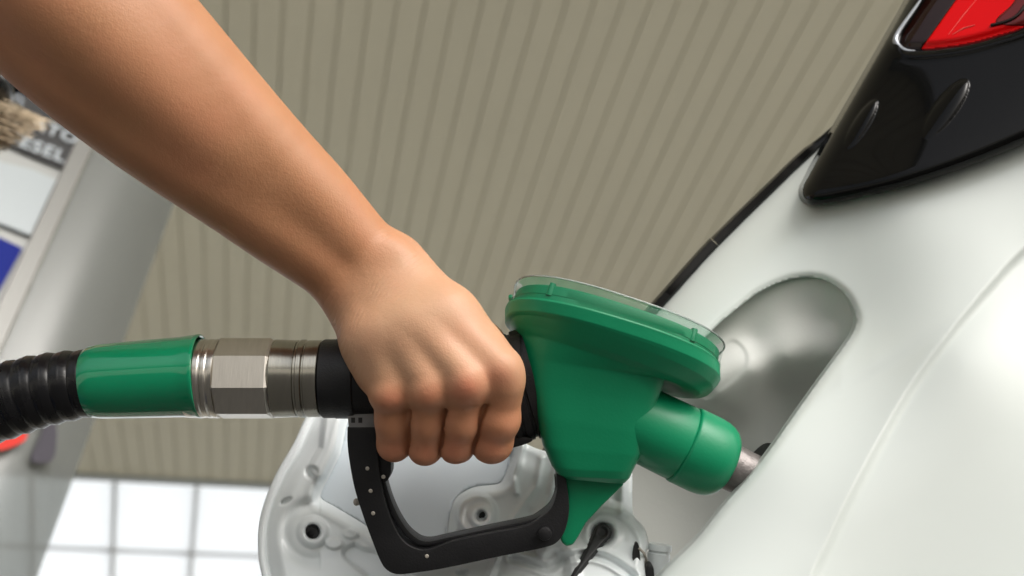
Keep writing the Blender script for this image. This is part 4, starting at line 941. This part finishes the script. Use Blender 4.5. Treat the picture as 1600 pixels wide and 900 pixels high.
for k in range(1200):                    # strands over the skull and down the nape
    th_ = random.uniform(0, 2 * math.pi); s0_ = random.uniform(-.8, .8); a_ = hp_(-.02 + .09 * math.cos(th_) * .6, .085 * s0_, .042 + .095 * math.sqrt(1 - s0_ ** 2))
    b_ = hp_(-.07, .095 * (1 if s0_ > 0 else -1), .03); c_ = hp_(-.10 + random.uniform(-.03, .04), .06 * (1 if s0_ > 0 else -1) + random.gauss(0, .02), -.13); strand(a_, b_, c_, .0012)
link('hair_strands', SV, SF, HAIR, person)
gl = empty('sunglasses', hp_(.09, 0, .01), parent=person)
for s_ in (-1, 1):
    V = []; Fc = []
    for dpt in (0, .003):
        for k in range(24):
            t = 2 * math.pi * k / 24; V.append(hp_(.097 - dpt - .012 * abs(math.cos(t)) * (1 if math.cos(t) * s_ > 0 else 0), s_ * .034 + .027 * math.copysign(abs(math.cos(t)) ** .8, math.cos(t)), .010 + .015 * math.sin(t)))
    Fc = [tuple(range(24)), tuple(range(47, 23, -1))] + [(k, 24 + k, 24 + (k + 1) % 24, (k + 1) % 24) for k in range(24)]
    link('lens', V, Fc, LENS, gl)
    tube('temple', [hp_(.088, .06 * s_, .012), hp_(.04, .078 * s_, .012), hp_(-.01, .08 * s_, .008)], .0025, LENS, gl, world=True, seg=8)
def cloth(name, fn, box, m, stp=.011):
    f_ = Field(*[np.arange(a, b, stp) for a, b in box]); fn(f_); V, Fq = f_.mesh(); return link_fast(name, V, Fq, m, person)
def shirt(f_):
    bc(SHR, SHR + (elw - SHR) * .35, .066, .062, .04, f_); bc(SHR, NB + [-.02, 0, -.03], .066, .07, .04, f_); bc(SHL, NB + [-.02, 0, -.03], .066, .07, .04, f_); bc(SHL, SHL + (np.array([-.62, 1.08, 1.05]) - SHL) * .4, .062, .058, .03, f_)
    bc(SHR, SHL, .07, .07, .04, f_)
    for sy in (-1, 1): bc(CH + [0, .07 * sy, 0], PL + [0, .07 * sy, .04], .135, .128, .08, f_)
    bc(NB + [-.05, 0, -.08], CH, .11, .135, .08, f_)
cloth('shirt', shirt, ((-1.05, -.15), (.4, 1.25), (.75, 1.5)), SHIRT)
def trou(f_):
    for sy in (-1, 1):
        bc(PL + [0, .08 * sy, 0], PL + [0, .09 * sy, -.04], .118, .112, .06, f_)
        bc(PL + [0, .09 * sy, -.03], [-.70, .85 + .11 * sy, .50], .108, .078, .06, f_); bc([-.70, .85 + .11 * sy, .50], [-.78, .85 + .12 * sy, .10], .078, .062, .04, f_)
cloth('trousers', trou, ((-1.0, -.5), (.55, 1.15), (0.02, 1.08)), TROUS)
for sy in (-1, 1):
    def shoe(f_): bc([-.80, .85 + .12 * sy, .05], [-.60, .85 + .13 * sy, .042], .048, .042, .03, f_)
    cloth('shoe', shoe, ((-.9, -.5), (.6, 1.1), (0.002, .12)), SHOE, .008)
